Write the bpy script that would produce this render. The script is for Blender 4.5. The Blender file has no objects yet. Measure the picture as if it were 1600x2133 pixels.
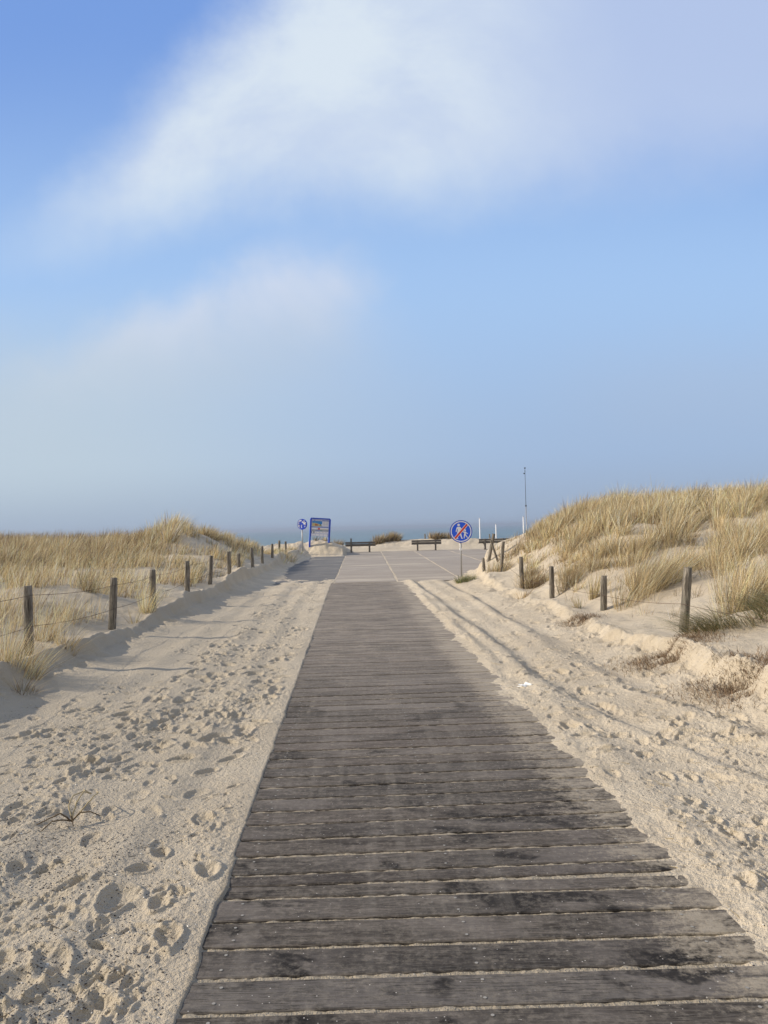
import bpy, bmesh, math, random
import numpy as np
from mathutils import Vector, Matrix
random.seed(7); RNG = np.random.default_rng(11)
SC = bpy.context.scene; COL = SC.collection
R = math.radians

# ------------------------------------------------------------------ camera
F = 1602.0; H0 = 1.5; PITCH = math.atan(32/F); ROLL = R(1.43)
cd = bpy.data.cameras.new('camera'); cam = bpy.data.objects.new('camera', cd); COL.objects.link(cam)
cd.sensor_fit = 'VERTICAL'; cd.sensor_height = 24; cd.lens = F/2133*24
cd.clip_start = 0.05; cd.clip_end = 60000
fw = Vector((0, math.cos(PITCH), math.sin(PITCH))); up0 = Vector((0, -math.sin(PITCH), math.cos(PITCH))); rt0 = Vector((1, 0, 0))
rt = rt0*math.cos(ROLL) - up0*math.sin(ROLL); up = rt0*math.sin(ROLL) + up0*math.cos(ROLL)
m = Matrix((rt, up, -fw)).transposed().to_4x4(); m.translation = (0, 0, H0); cam.matrix_world = m
SC.camera = cam

def ray(px, py):
    d = rt*((px-800)/F) - up*((py-1066.5)/F) + fw
    return d/d.y
def at(px, py, Y):                    # point at forward distance Y
    d = ray(px, py); return Vector((d.x*Y, Y, H0+d.z*Y))
K = 0.0433                            # the path runs slightly to the left
def at_u(px, py, u):                  # point whose distance from the path axis is u
    d = ray(px, py); return at(px, py, u/(d.x+K))

# ------------------------------------------------------------------ noise
def _h(ix, iy, s):
    n = (ix*374761393 + iy*668265263 + s*1442695041) & 0xffffffff
    n = ((n ^ (n >> 13))*1274126177) & 0xffffffff
    return (n ^ (n >> 16)) & 0xffffffff
def perlin(x, y, s=0):
    x = np.asarray(x, float); y = np.asarray(y, float)
    ix = np.floor(x).astype(np.int64); iy = np.floor(y).astype(np.int64); fx = x-ix; fy = y-iy
    u = fx*fx*fx*(fx*(fx*6-15)+10); v = fy*fy*fy*(fy*(fy*6-15)+10)
    def g(a, b):
        t = _h(ix+a, iy+b, s)*(2*math.pi/4294967296.0)
        return np.cos(t)*(fx-a) + np.sin(t)*(fy-b)
    a = g(0,0); b = g(1,0); c = g(0,1); d = g(1,1)
    return 1.5*((a+(b-a)*u) + ((c+(d-c)*u)-(a+(b-a)*u))*v)
def fbm(x, y, s=0, o=4, g=.5):
    t = 0; a = 1
    for i in range(o): t = t + a*perlin(x*2**i, y*2**i, s+i*17); a *= g
    return t
def ss(a, b, x):
    t = np.clip((x-a)/(b-a), 0, 1); return t*t*(3-2*t)

# ------------------------------------------------------------------ terrain
class TPS:
    def __init__(s, pts, sm=.02):
        p = np.array(pts, float); s.c = p[:, :2]*np.array([1, .6]); n = len(p)
        A = np.zeros((n+3, n+3)); A[:n, :n] = s.k(s.c, s.c) + np.eye(n)*sm
        A[:n, n] = 1; A[:n, n+1:] = s.c; A[n, :n] = 1; A[n+1:, :n] = s.c.T
        s.w = np.linalg.solve(A, np.r_[p[:, 2], 0, 0, 0])
    def k(s, a, b):
        r2 = ((a[:, None, :]-b[None])**2).sum(-1)+1e-9; return .5*r2*np.log(r2)
    def __call__(s, u, Y):
        sh = np.shape(u); q = np.stack([np.ravel(u), np.ravel(Y)*.6], 1); o = np.zeros(len(q))
        for i, c in enumerate(s.c):
            r2 = ((q-c)**2).sum(1)+1e-9; o += s.w[i]*.5*r2*np.log(r2)
        n = len(s.c); o += s.w[n]+q@s.w[n+1:]
        return o.reshape(sh)

LP = [(62,1358,-3.6,1221,58),(232,1308,-3.45,1204,237),(318,1272,-3.35,1187,319),(390,1232,-3.3,1169,389),(438,1218,-3.25,1158,439),
      (478,1204,-3.2,1149,477),(498,1184,-3.2,1153,496),(527,1187,-3.15,1141,523),(547,1176,-3.15,1138,546),(567,1163,-3.15,1133,567),(583,1160,-3.1,1126,582),(595,1153,-3.05,1128,595)]
RP = [(1425,1308,3.85,1183,1432),(1257,1274,3.75,1200,1259),(1149,1250,3.65,1180,1149),(1088,1234,3.55,1160,1086),(1043,1194,3.75,1128,1048),(1018,1170,3.8,1112,1028),(1009,1192,3.45,1168,1008)]
left = []; right = []
for (x, y, u) in [(0,1385,-3.45),(60,1366,-3.4),(150,1340,-3.35),(230,1315,-3.3),(330,1277,-3.2),(390,1241,-3.15),(440,1224,-3.1),(490,1188,-3.05),(540,1180,-3.0)]:
    p = at_u(x, y, u); left.append((u, p.y, p.z))
for (x, y, u, *_) in LP:
    p = at_u(x, y, u); left.append((u, p.y, p.z))
for (x, y, D) in [(0,1190,17),(0,1255,11.6),(100,1250,12),(200,1200,16.8),(200,1170,22),(300,1165,23),(300,1200,18),(380,1124,26),(400,1180,20),(450,1140,27),(450,1160,24),(520,1137,30),(590,1148,33)]:
    p = at(x, y, D); left.append((p.x+K*D, D, p.z))
left += [(-9.5,20,1.02),(-14,15,.95),(-20,30,1.0),(-20,5,.8),(-8,0,.6),(-4.2,0,.3),(-14,0,.8),(-8,36,.8),(-14,45,.6),(-6,44,.35),(-4,50,.3),(-8.2,26,.92),(-20,50,.4),(-4,-5,.3),(-20,-5,.7),(-3.4,4,.32)]
for (x, y, u) in [(1600,1385,3.3),(1530,1357,3.35),(1450,1336,3.4),(1350,1318,3.4),(1290,1306,3.4),(1210,1278,3.35),(1170,1264,3.35),(1130,1250,3.3),(1070,1224,3.3),(1015,1197,3.3)]:
    p = at_u(x, y, u); right.append((u, p.y, p.z))
for (x, y, u, *_) in RP[:6]:
    p = at_u(x, y, u); right.append((u, p.y, p.z))
for (x, y, D) in [(1300,1243,12),(1440,1108,16.5),(1350,1104,17),(1560,1280,8.5),(1500,1200,11),(1200,1180,15),(1120,1130,20),(1100,1112,23),(1170,1085,22),(1250,1070,21),(1400,1062,20),(1600,1055,18),(1600,1240,9.5),(1400,1180,13)]:
    p = at(x, y, D); right.append((p.x+K*D, D, p.z))
right += [(14,18,1.8),(20,25,1.7),(8,30,1.1),(14,40,.8),(5,31,.3),(8,38,.2),(6,5,.8),(10,8,1.25),(14,5,1.3),(4,0,.4),(8,0,.8),(20,0,1.2),(20,50,.3),(8,50,.2),(3.5,-5,.35),(20,-5,1.1)]
TL = TPS(left); TR = TPS(right)
def pl(x, xs, ys): return np.interp(x, xs, ys)
def curve(Y, xs, ys): # smoothed interpolation
    return (pl(Y-1, xs, ys)+pl(Y, xs, ys)*2+pl(Y+1, xs, ys))/4
def ucrestL(Y): return curve(Y, [0,7,13,20,30,36,42,50], [-3.5,-3.45,-3.2,-3.05,-3.0,-2.9,-3.0,-3.2])
def ucrestR(Y): return curve(Y, [0,6,14,20,23,27,32,40,50], [3.3,3.3,3.35,3.35,4.0,5.6,9,15,22])
HUMP = (-6.95, 26.3, 1.15, 2.2, .30)
MOUNDS = [(-4.6,44,1.6,1.4,.34),(-3.3,45,1.3,1.6,.34),(-3.0,43.2,.9,.9,.22),(1.0,52.5,1.7,1.4,.36),(4.6,52,1.6,1.4,.34),(8,52,2.5,1.4,.3),(-6.5,50,2,2,.25),(2.6,52.5,1.2,1.3,.12)]
def macro(X, Y):
    X = np.asarray(X, float); Y = np.asarray(Y, float)
    u = X+K*Y
    ucl = ucrestL(Y); ucr = ucrestR(Y)
    wob = .13*perlin(Y*.9, Y*0+3.3, 5)+.06*perlin(Y*2.7, Y*0+9.1, 6)
    wl = .8+.25*perlin(Y*.4, Y*0+1, 8); wr = .85+.2*perlin(Y*.5, Y*0+2, 9)+ss(22, 28, Y)*.9
    zl = np.clip(TL(np.minimum(u, ucl), Y), 0, 1.9); zr = np.clip(TR(np.maximum(u, ucr), Y), 0, 2.0)
    tl = np.clip(((ucl+wob+wl)-u)/wl, 0, 1); tr = np.clip((u-(ucr-wob*1.2-wr))/wr, 0, 1)
    prof = lambda t: .45*t**1.5 + .55*ss(.80, 1.0, t)
    sl = ss(38, 44, Y); 
    z = zl*(prof(tl)*(1-sl)+ss(0, 1, tl)*sl) + zr*prof(tr)
    # strip of blown sand behind the benches
    back = np.where(u < -.45, ss(41.6, 43.5, Y), ss(48.3, 50.5, Y))
    z = np.maximum(z, back*(.26+.1*perlin(X*.5, Y*.4, 77)))
    for (mx, my, sx, sy, hh) in MOUNDS:
        z = z + hh*np.exp(-((X-mx)/sx)**2-((Y-my)/sy)**2)*ss(-.4 if mx > 0 else -20, 0 if mx > 0 else -19, u)*back
    z = z + HUMP[4]*np.exp(-((X-HUMP[0])/HUMP[2])**2-((Y-HUMP[1])/HUMP[3])**2)
    drop = ss(54, 92, Y)
    z = z*(1-drop) - 7.2*drop
    return z
def outer(X, Y):                     # 0 in the corridor, 1 in the dunes
    u = X+K*Y
    return np.maximum(ss(-.5, .25, ucrestL(Y)-u), ss(-.5, .25, u-ucrestR(Y)))
def ground_z(X, Y):
    X = np.asarray(X, float); Y = np.asarray(Y, float)
    z = macro(X, Y); o = outer(X, Y)
    z = z + o*.07*fbm(X*.7, Y*.7, 31, 3) + (1-o)*.0
    return z
def gz(x, y): return float(ground_z(np.array([x]), np.array([y]))[0])
# paved region: positive outside (sand), negative inside
def sand_over(X, Y):
    u = X+K*Y
    n1 = .13*fbm(u*2.2, Y*1.1, 41, 4)+.05*fbm(u*9, Y*6, 43, 3)
    edgeR = 1.24 + .05*perlin(Y*.5, Y*0+5, 45)+ .06*ss(3.2, 2.4, Y)
    bw = np.where(Y < 21.25, ss(-.566, -.582, u-.05*np.clip(perlin(u*3, Y*2.6, 47)-.28, 0, 1)) + ss(0, .34, u-edgeR+n1), 1)
    cover_b = np.clip(bw, 0, 1)
    cx = np.interp(Y, [20.7, 47], [-.52, -.33])
    conc = np.maximum(np.maximum(ss(0, .5, 21.7+n1*1.6-Y)*ss(1.15, 1.3, u), ss(.03, -.01, u-cx)), ss(47.6, 48.6, Y+n1))
    # the toe of the dune drifting over the concrete
    conc = np.maximum(conc, ss(-1.2, -.3, u-ucrestR(Y)+n1*2))
    conc = np.maximum(conc, np.clip(ss(21.25, 21.2, Y), 0, 1))
    asph = np.clip(ss(0, .8, 23.1+n1*4-Y) + ss(0, .5, -2.15-u+n1*1.5+.3*np.sin(Y*.35)) + ss(0, .8, Y-41.6+n1*2), 0, 1)
    pz = np.where(u < cx, asph, conc)
    return np.where(Y < 21.25, cover_b, np.clip(pz, 0, 1))

def axis_rows():
    a = list(np.linspace(-6, 1.9, 70))
    d = 1.9; b = []
    while d < 58:
        b.append(d); d += .0045*(d/2.3)**1.15
    c = list(np.geomspace(58, 140, 50))
    return np.array(a[:-1]+b+c)
Yr = axis_rows()
NF = 1060
fan = np.linspace(-1, 1, NF)
ext = np.linspace(0, 1, 26)[1:]**1.6
def row_x(Y):
    W = .60*max(Y, 1.2)+1.5
    L = max(90, W+40)
    return np.r_[-(W+ext[::-1]*(L-W)), fan*W, W+ext*(L-W)]
GX = np.stack([row_x(y) for y in Yr]); GY = np.repeat(Yr[:, None], GX.shape[1], 1)
NR, NC = GX.shape
print('ground grid', NR, NC)
GU = GX+K*GY
GZ = ground_z(GX, GY)
O = outer(GX, GY)
cov = sand_over(GX, GY)
DET = np.zeros_like(GZ)
# soft undulation and lumps
near = ss(60, 20, GY)
DET += .012*fbm(GX*1.3, GY*1.1, 51, 3)
walk = np.clip(1-O, 0, 1)
tramp = walk*np.clip(ss(-.6, .3, GU-np.interp(GY, [2,5,10,20], [-2.4,-1.9,-1.6,-1.5]))*.9 + .1, 0, 1)*(.5+.8*ss(-.2, .4, fbm(GX*1.1, GY*.7, 52, 3)))
tramp *= 1-.72*ss(2.6, 3.1, GU)*ss(24, 20, GY)
calm = ss(-1.5, -2.6, GU)*ss(14, 6, GY)
tramp *= 1-.5*calm
r1 = 1-np.abs(perlin(GX*5.2+GY*1.5, GY*4.4-GX*1.2, 53))*2
r2 = 1-np.abs(perlin(GX*13, GY*11, 54))*2
DET += tramp*(.0026*r1+.0032*r2*(.5+r1*.5)+.0055*perlin(GX*3.1, GY*2.4, 55)+.0026*perlin(GX*34, GY*30, 56)+.0032*(1-np.abs(perlin(GX*24, GY*20, 74))*2)+.0018*perlin(GX*58, GY*55, 76))
DET += (1-walk)*.012*fbm(GX*4, GY*4, 57, 3)+ss(41, 43.5, GY)*ss(60, 55, GY)*(.05*fbm(GX*2.6, GY*1.2, 75, 3))
# wind streaks running forward-right on the left side
s1 = perlin((GX*.94-GY*.34)*7, (GX*.34+GY*.94)*1.0, 58)
DET += walk*ss(-.7, -1.3, GU)*(.0035*s1+.0015*perlin((GX*.94-GY*.34)*20, (GX*.34+GY*.94)*3.0, 59))
# wheel ruts: ridges and troughs parallel to the path
def rut(uc, w, dep, asym=1., lim=(0, 23)):
    q = (GU-uc)/w
    return dep*(-np.exp(-(q-.9)**2*1.1)+asym*np.exp(-(q+.7)**2*1.6))*ss(lim[0]-1, lim[0]+1, GY)*ss(lim[1]+1, lim[1]-3, GY)
wb = .07*perlin(GY*.55, GY*0+.5, 61)
brk = .55+.6*ss(-.5, .3, perlin(GY*.7, GU*1.2, 62))
c1 = np.interp(GY, [2,4.4,6.1,7.8,14.6,22], [2.9,2.35,1.95,1.8,1.72,1.7])
DET += rut(c1+wb, .13, .034)*brk
c2 = np.interp(GY, [2,5,7,11,20], [3.3,2.85,2.5,2.5,2.45])
DET += rut(c2+wb*.8, .14, .030)*(1.3-brk*.5)
DET += rut(2.15+wb+.02*GY, .11, .018, lim=(8, 24))
DET += rut(1.5+wb*.5, .08, .014, .7)*brk
DET += rut(-1.55+wb, .16, .018, .8)*brk + rut(-1.05-wb, .12, .012, .9) + rut(-2.2+wb*.8, .15, .014, .8, (7, 24))
# fine berm against the boards on the right
DET += .03*np.exp(-((GU-1.55+wb)/.12)**2)*ss(24, 20, GY)
# erosion gullies on the scarps
scarp = np.exp(-((GU-ucrestR(GY)+.16)/.20)**2)*ss(24, 20, GY)+.55*np.exp(-((ucrestL(GY)-GU+.22)/.24)**2)*ss(40, 30, GY)
DET += scarp*(.045*(1-np.abs(perlin(GY*3.3+GU*.6, GU*2.0, 64))*2.4)+.022*fbm(GX*7, GY*7, 65, 4)+.012*fbm(GX*28, GY*28, 66, 2))
# lip on top of the left bank
DET += .035*np.exp(-((ucrestL(GY)+.13*perlin(GY*.9, GY*0+3.3, 5)-GU)/.06)**2)*ss(34, 26, GY)*ss(-.3, .4, perlin(GY*1.3, GY*0, 67)+.2)
# footprints
def stamp(cx, cy, a, l, w, d, rim=.35, heel=True):
    i0, i1 = np.searchsorted(Yr, [cy-l*1.7, cy+l*1.7])
    if i1 <= i0: return
    sub = slice(i0, i1)
    X = GX[sub]-cx; Y = GY[sub]-cy
    # restrict columns
    m = np.abs(X) < l*1.8
    if not m.any(): return
    c = np.where(m.any(0))[0]; cs = slice(c[0], c[-1]+1)
    X = X[:, cs]; Y = Y[:, cs]
    ca, sa = math.cos(a), math.sin(a)
    p = (X*ca+Y*sa)/l; q = (-X*sa+Y*ca)/(w*(1+.25*(p if heel else 0)))
    wb_ = 1+.25*perlin(GX[sub][:, cs]*9+cx, GY[sub][:, cs]*9, 71)
    r = np.sqrt(p*p+q*q)*wb_
    dep = -d*ss(1.05, .62, r)*(1-.25*ss(-.2, .6, p)) + d*rim*np.exp(-((r-1.22)/.2)**2)
    DET[sub, cs] += dep
def scatter(n, ulo, uhi, ylo, yhi, dpt, size=(.11, .15), dirn=math.pi/2-.2, js=.6, pw=1.0):
    for i in range(n):
        t = RNG.random()**pw; y = ylo*(yhi/ylo)**t; u = RNG.uniform(ulo, uhi)
        if size[1] < .06 and float(fbm(np.array([(u-K*y)*1.1]), np.array([y*.7]), 52, 3)[0]) < RNG.uniform(-.6, .25): continue
        l = RNG.uniform(*size); a = dirn+RNG.normal()*js
        stamp(u-K*y, y, a, l, l*RNG.uniform(.42, .62), dpt*RNG.uniform(.5, 1.25), RNG.uniform(.2, .6))
scatter(130, -2.6, -.75, 2.0, 7, .017, (.05, .095))
scatter(300, -1.9, -.7, 5, 22, .020, (.07, .12))
scatter(40, -3.0, -1.5, 2.2, 8, .012, (.08, .12))
scatter(70, 1.5, 2.9, 2.0, 8, .022, (.05, .09), math.pi/2, .9)
scatter(300, 1.45, 3.0, 5, 22, .018, (.06, .1), math.pi/2, .9)
scatter(2300, -2.5, -.70, 2.0, 12, .011, (.018, .055), js=1.5, pw=1.2)
scatter(1500, 1.35, 2.7, 2.0, 12, .009, (.018, .045), js=1.5, pw=1.2)
scatter(60, 2.6, 3.3, 4, 12, .02, (.05, .1), js=1.5)
for (px, py, l) in [(240,1880,.17),(110,2010,.15),(190,2110,.15),(30,2060,.17),(430,1820,.12),(165,1610,.14),(60,1530,.16),(190,1590,.11),(330,1890,.1),(500,2050,.09),(350,1960,.12),
                    (1390,1620,.09),(1440,1625,.08),(1445,1675,.1),(1530,1745,.1),(1555,1850,.1),(1590,1720,.1),(1490,1715,.08)]:
    d = ray(px, py); t = H0/(-d.z); stamp(d.x*t, t, R(RNG.uniform(60, 110)), l*.62, l*.38, .022, .6)
# level of the sand in the corridor, then sunk under the paving where it is bare
# left of the boards the sand stands level with them; the dusted boards show through on the right
lvl = GZ + DET*near + .004
edge_flat = np.exp(-((GU+.584)/.04)**2)
lvl = np.where(GU < -.5, lvl*(1-edge_flat)+edge_flat*(.004+.5*DET), lvl)
base = -.0075+.0045*fbm(GX*16, GY*16, 68, 3)
ZZ = base*(1-cov)+np.where(cov > 0, lvl, 0)*cov
ZZ = np.where(GY > 50, GZ+DET*.6, ZZ)
ZZ = np.where((GY > 41.5) & (GU < -.5), GZ+DET*1.3, ZZ)
# paving beyond is sunk a little deeper so nothing pokes through
inside = (cov < .02) & (GY > 21.3) & (GY < 48)
ZZ = np.where(inside, -.008, ZZ)
def mesh_np(name, V, quads=None, tris=None, smooth=True):
    me = bpy.data.meshes.new(name)
    V = np.ascontiguousarray(V, np.float32).reshape(-1, 3)
    nq = 0 if quads is None else len(quads); nt = 0 if tris is None else len(tris)
    me.vertices.add(len(V)); me.vertices.foreach_set('co', V.ravel())
    li = []
    if nq: li.append(np.asarray(quads, np.int32).ravel())
    if nt: li.append(np.asarray(tris, np.int32).ravel())
    li = np.concatenate(li); me.loops.add(len(li)); me.loops.foreach_set('vertex_index', li)
    me.polygons.add(nq+nt)
    st = np.r_[np.arange(nq)*4, nq*4+np.arange(nt)*3].astype(np.int32)
    me.polygons.foreach_set('loop_start', st)
    try: me.polygons.foreach_set('loop_total', np.r_[np.full(nq, 4), np.full(nt, 3)].astype(np.int32))
    except Exception: pass
    me.update(calc_edges=True)
    me.polygons.foreach_set('use_smooth', np.full(nq+nt, smooth))
    return me
def grid_quads(nr, nc):
    i = np.arange(nr-1)[:, None]*nc+np.arange(nc-1)[None]
    return np.stack([i, i+1, i+nc+1, i+nc], -1).reshape(-1, 4)

# ------------------------------------------------------------------ tagging
def tag(o, label=None, cat=None, group=None, kind=None):
    if label: o['label'] = label
    if cat: o['category'] = cat
    if group: o['group'] = group
    if kind: o['kind'] = kind
    return o
def link(name, me, mat=None, parent=None):
    o = bpy.data.objects.new(name, me); COL.objects.link(o)
    if mat: me.materials.append(mat)
    if parent: o.parent = parent
    return o
def empty(name, loc, rz=0):
    o = bpy.data.objects.new(name, None); COL.objects.link(o); o.location = loc; o.rotation_euler = (0, 0, rz); o.empty_display_size = .2
    return o

# ------------------------------------------------------------------ node helpers
class N:
    tree = None
    def __init__(s, sock): s.s = sock
    @staticmethod
    def m(op, *a, clamp=False):
        n = N.tree.nodes.new('ShaderNodeMath'); n.operation = op; n.use_clamp = clamp
        for i, v in enumerate(a):
            if isinstance(v, N): N.tree.links.new(v.s, n.inputs[i])
            else: n.inputs[i].default_value = v
        return N(n.outputs[0])
    def __add__(s, o): return N.m('ADD', s, o)
    def __radd__(s, o): return N.m('ADD', s, o)
    def __sub__(s, o): return N.m('SUBTRACT', s, o)
    def __rsub__(s, o): return N.m('SUBTRACT', o, s)
    def __mul__(s, o): return N.m('MULTIPLY', s, o)
    def __rmul__(s, o): return N.m('MULTIPLY', s, o)
    def __truediv__(s, o): return N.m('DIVIDE', s, o)
    def __pow__(s, o): return N.m('POWER', s, o)
def nss(a, b, x, lo=0., hi=1.):
    n = N.tree.nodes.new('ShaderNodeMapRange'); n.interpolation_type = 'SMOOTHSTEP'
    vals = (x, a, b, lo, hi)
    if not isinstance(a, N) and a > b: vals = (x, b, a, hi, lo)
    for i, v in enumerate(vals):
        if isinstance(v, N): N.tree.links.new(v.s, n.inputs[i])
        else: n.inputs[i].default_value = v
    return N(n.outputs[0])
def mixc(f, a, b, mode='MIX'):
    n = N.tree.nodes.new('ShaderNodeMix'); n.data_type = 'RGBA'; n.blend_type = mode
    for i, v in ((0, f), (6, a), (7, b)):
        if isinstance(v, N): N.tree.links.new(v.s, n.inputs[i])
        elif i == 0: n.inputs[0].default_value = v
        else: n.inputs[i].default_value = (*v, 1) if len(v) == 3 else v
    return N(n.outputs[2])
def noise(vec, scale, detail=4, rough=.55, dist=0, out=0):
    n = N.tree.nodes.new('ShaderNodeTexNoise'); n.inputs['Scale'].default_value = scale; n.inputs['Detail'].default_value = detail
    n.inputs['Roughness'].default_value = rough; n.inputs['Distortion'].default_value = dist
    if vec is not None: N.tree.links.new(vec.s, n.inputs['Vector'])
    return N(n.outputs[out])
def voro(vec, scale, feat='F1'):
    n = N.tree.nodes.new('ShaderNodeTexVoronoi'); n.feature = feat; n.inputs['Scale'].default_value = scale
    N.tree.links.new(vec.s, n.inputs['Vector']); return N(n.outputs['Distance'])
def mapv(vec, sc=(1,1,1), rot=(0,0,0), loc=(0,0,0)):
    n = N.tree.nodes.new('ShaderNodeMapping'); n.inputs['Scale'].default_value = sc; n.inputs['Rotation'].default_value = rot; n.inputs['Location'].default_value = loc
    N.tree.links.new(vec.s, n.inputs['Vector']); return N(n.outputs[0])
def coord(which='Object'):
    n = N.tree.nodes.new('ShaderNodeTexCoord'); return N(n.outputs[which])
def geo_pos():
    n = N.tree.nodes.new('ShaderNodeNewGeometry'); return N(n.outputs['Position'])
def sep(v):
    n = N.tree.nodes.new('ShaderNodeSeparateXYZ'); N.tree.links.new(v.s, n.inputs[0]); return [N(o) for o in n.outputs]
def comb(x, y, z):
    n = N.tree.nodes.new('ShaderNodeCombineXYZ')
    for i, v in enumerate((x, y, z)):
        if isinstance(v, N): N.tree.links.new(v.s, n.inputs[i])
        else: n.inputs[i].default_value = v
    return N(n.outputs[0])
def attr(name, out='Color'):
    n = N.tree.nodes.new('ShaderNodeAttribute'); n.attribute_name = name; return N(n.outputs[out])
def mat(name, fn, **kw):
    M = bpy.data.materials.new(name); M.use_nodes = True; N.tree = M.node_tree
    b = M.node_tree.nodes['Principled BSDF']
    b.inputs['Roughness'].default_value = kw.get('rough', .8); b.inputs['Specular IOR Level'].default_value = kw.get('spec', .3)
    b.inputs['Metallic'].default_value = kw.get('metal', 0)
    r = fn() if callable(fn) else fn
    if isinstance(r, tuple) and isinstance(r[0], N):
        c, h, st, ds = (list(r)+[None]*4)[:4]
        M.node_tree.links.new(c.s, b.inputs['Base Color'])
        if h is not None:
            n = M.node_tree.nodes.new('ShaderNodeBump'); n.inputs['Strength'].default_value = st or .5; n.inputs['Distance'].default_value = ds or .01
            M.node_tree.links.new(h.s, n.inputs['Height']); M.node_tree.links.new(n.outputs[0], b.inputs['Normal'])
    elif isinstance(r, N): M.node_tree.links.new(r.s, b.inputs['Base Color'])
    else: b.inputs['Base Color'].default_value = (*r, 1)
    return M
def srgb(r, g, b):
    f = lambda c: (c/255/12.92) if c/255 <= .04045 else ((c/255+.055)/1.055)**2.4
    return (f(r), f(g), f(b))

# ------------------------------------------------------------------ materials
def m_sand():
    p = geo_pos(); x, y, z = sep(p)
    a = noise(p, .8, 5, .6); b = noise(p, 9, 5, .65); g = noise(p, 330, 2, .6); g2 = noise(p, 90, 3, .6)
    c = mixc(nss(.35, .68, a), (.56,.475,.35), (.66,.57,.43))
    c = mixc(nss(.42, .72, b)*.35, c, (.38,.32,.24))
    # greyer sand left of the boards: its grazing light put into the colour
    u = x+y*K
    lf = nss(-.2, -1.2, u)*nss(24, 12, y)
    c = mixc(lf*.7, c, (.445,.39,.30))
    brd = nss(-.60, -.57, u)*nss(1.30, 1.20, u)*nss(21.3, 21.2, y); c = mixc(brd*.7, c, (.30,.26,.195))
    # dark dots in patches: grit, and clod shadows painted into the colour
    v = voro(p, 62); patch = nss(.47, .62, noise(p, 1.7, 3, .6))*nss(5.5, 1.2, y*.35+0.6)
    dots = nss(.26, .17, v)*patch*(nss(-.3, -.9, u)*.75+.16)
    c = mixc(dots*.7, c, (.08,.065,.055))
    v2 = voro(mapv(p, loc=(3, 7, 1)), 41); c = mixc(nss(.13, .08, v2)*.8*nss(.5, .6, noise(p, 3, 2)), c, (.8,.77,.7))
    c = mixc(nss(.3, .7, g)*.22, c, (.25,.2,.15)); 
    c = mixc(nss(.62, .8, g)*.3, c, (.8,.72,.6))
    g3 = noise(p, 42, 4, .65); h = g*.2+g2*1.0+b*1.3+g3*1.9
    return c, h, 1.0, .011
SAND = mat('sand', m_sand, rough=.95, spec=.1)
def m_plank():
    p = geo_pos(); x, y, z = sep(p); t = attr('tone'); tr, tg, tb = sep(t)
    u = x+y*K
    pv = comb(u*1.0+tr*37, y*9.0+tg*11, tr*20)
    gr = noise(pv, 3.0, 7, .7, .6); fine = noise(comb(u*2.2+tr*50, y*60, tb*9), 4, 5, .7, .3); big = noise(comb(u+tr*2.5, y*1.5, tb*2), 1.6, 4, .6)
    c = mixc(nss(.3, .7, gr), (.030,.025,.020), (.165,.140,.115))
    c = mixc(nss(.5, 1., tr)*.32, c, (.125,.092,.075))
    c = mixc(nss(.55, .95, tg)*.55, c, (.035,.032,.030)); c = mixc(nss(.6, 1., tb)*.4, c, (.25,.225,.20))
    c = mixc(nss(.50, .60, fine)*.85, c, (.018,.015,.012)); fine2 = noise(comb(u*3.5+tr*30, y*140, tb*9), 3, 4, .7, .2); c = mixc(nss(.54, .66, fine2)*.5, c, (.25,.22,.185))
    c = mixc(nss(.45, .70, big)*.45, c, (.23,.20,.175))
    # damp dark stains with their own outlines
    st = noise(comb(u*1.1+tr*.5, y*1.5, 3.7), 1.35, 5, .62, .4)
    c = mixc(nss(.55, .61, st)*.85, c, (.013,.011,.010))
    wn = nss(.7, 2.6, u*1.0)  # none
    # worn tracks and dust of sand, strongest towards the drift
    d1 = noise(comb(u*2.2, y*6.5+tr*3, tr*5), 2.2, 7, .75, .3); d2 = noise(p, 34, 5, .72); d3 = noise(comb(u*2.5, y*.55, 1), 1.7, 4, .6)
    edge = nss(.85, 1.32, u); far = nss(2.5, 12, y)
    amt = edge*.20 + far*.10 + d3*.22
    dust = nss(.62, .80, d1*.52+d2*.33+amt)
    c = mixc(dust*.8, c, (.46,.39,.29))
    c = mixc(nss(.46, .62, d2*.6+d1*.4)*(far*.2+.34), c, (.34,.295,.235))
    trk = noise(comb(u*6., y*.25, 9), 1.5, 4, .6); c = mixc(nss(.5, .7, trk)*.25, c, (.26,.23,.19)); c = mixc(far*.5, c, (.37,.315,.25)); c = mixc(nss(.45, .6, noise(comb(u*.9, y*3.2, 4), 2.2, 6, .7))*far*.45, c, (.09,.078,.068))
    # shells and chips
    v = voro(p, 31); c = mixc(nss(.085, .06, v)*.7*nss(.45, .5, noise(p, 9, 2)), c, (.75,.7,.62))
    return c, gr*.6+fine*1.5+dust*.6+d2*.8, .9, .005
PLANK = mat('boardwalk_wood', m_plank, rough=.8, spec=.15)
def m_conc():
    p = geo_pos(); a = noise(mapv(p, (.5, 1.6, 1)), .9, 6, .7, .4); b = noise(p, 14, 4, .7); t = attr('tone', 'Fac')
    c = mixc(nss(.35, .7, a), (.315,.275,.23), (.41,.36,.30))
    c = mixc(t*.4, c, (.33,.30,.275))
    s = noise(mapv(p, (.28, 1.5, 1), loc=(4, 2, 0)), .55, 5, .6)
    c = mixc(nss(.555, .64, s)*.7, c, (.52,.455,.36)); c = mixc(nss(.56, .66, noise(mapv(p, (.4, 1.3, 1), loc=(9, 1, 0)), 1.3, 6, .65))*.4, c, (.24,.215,.185))
    c = mixc(nss(.45, .7, b)*.25, c, (.20,.18,.16))
    return c, b, .3, .004
CONC = mat('concrete', m_conc, rough=1., spec=.02)
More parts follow.
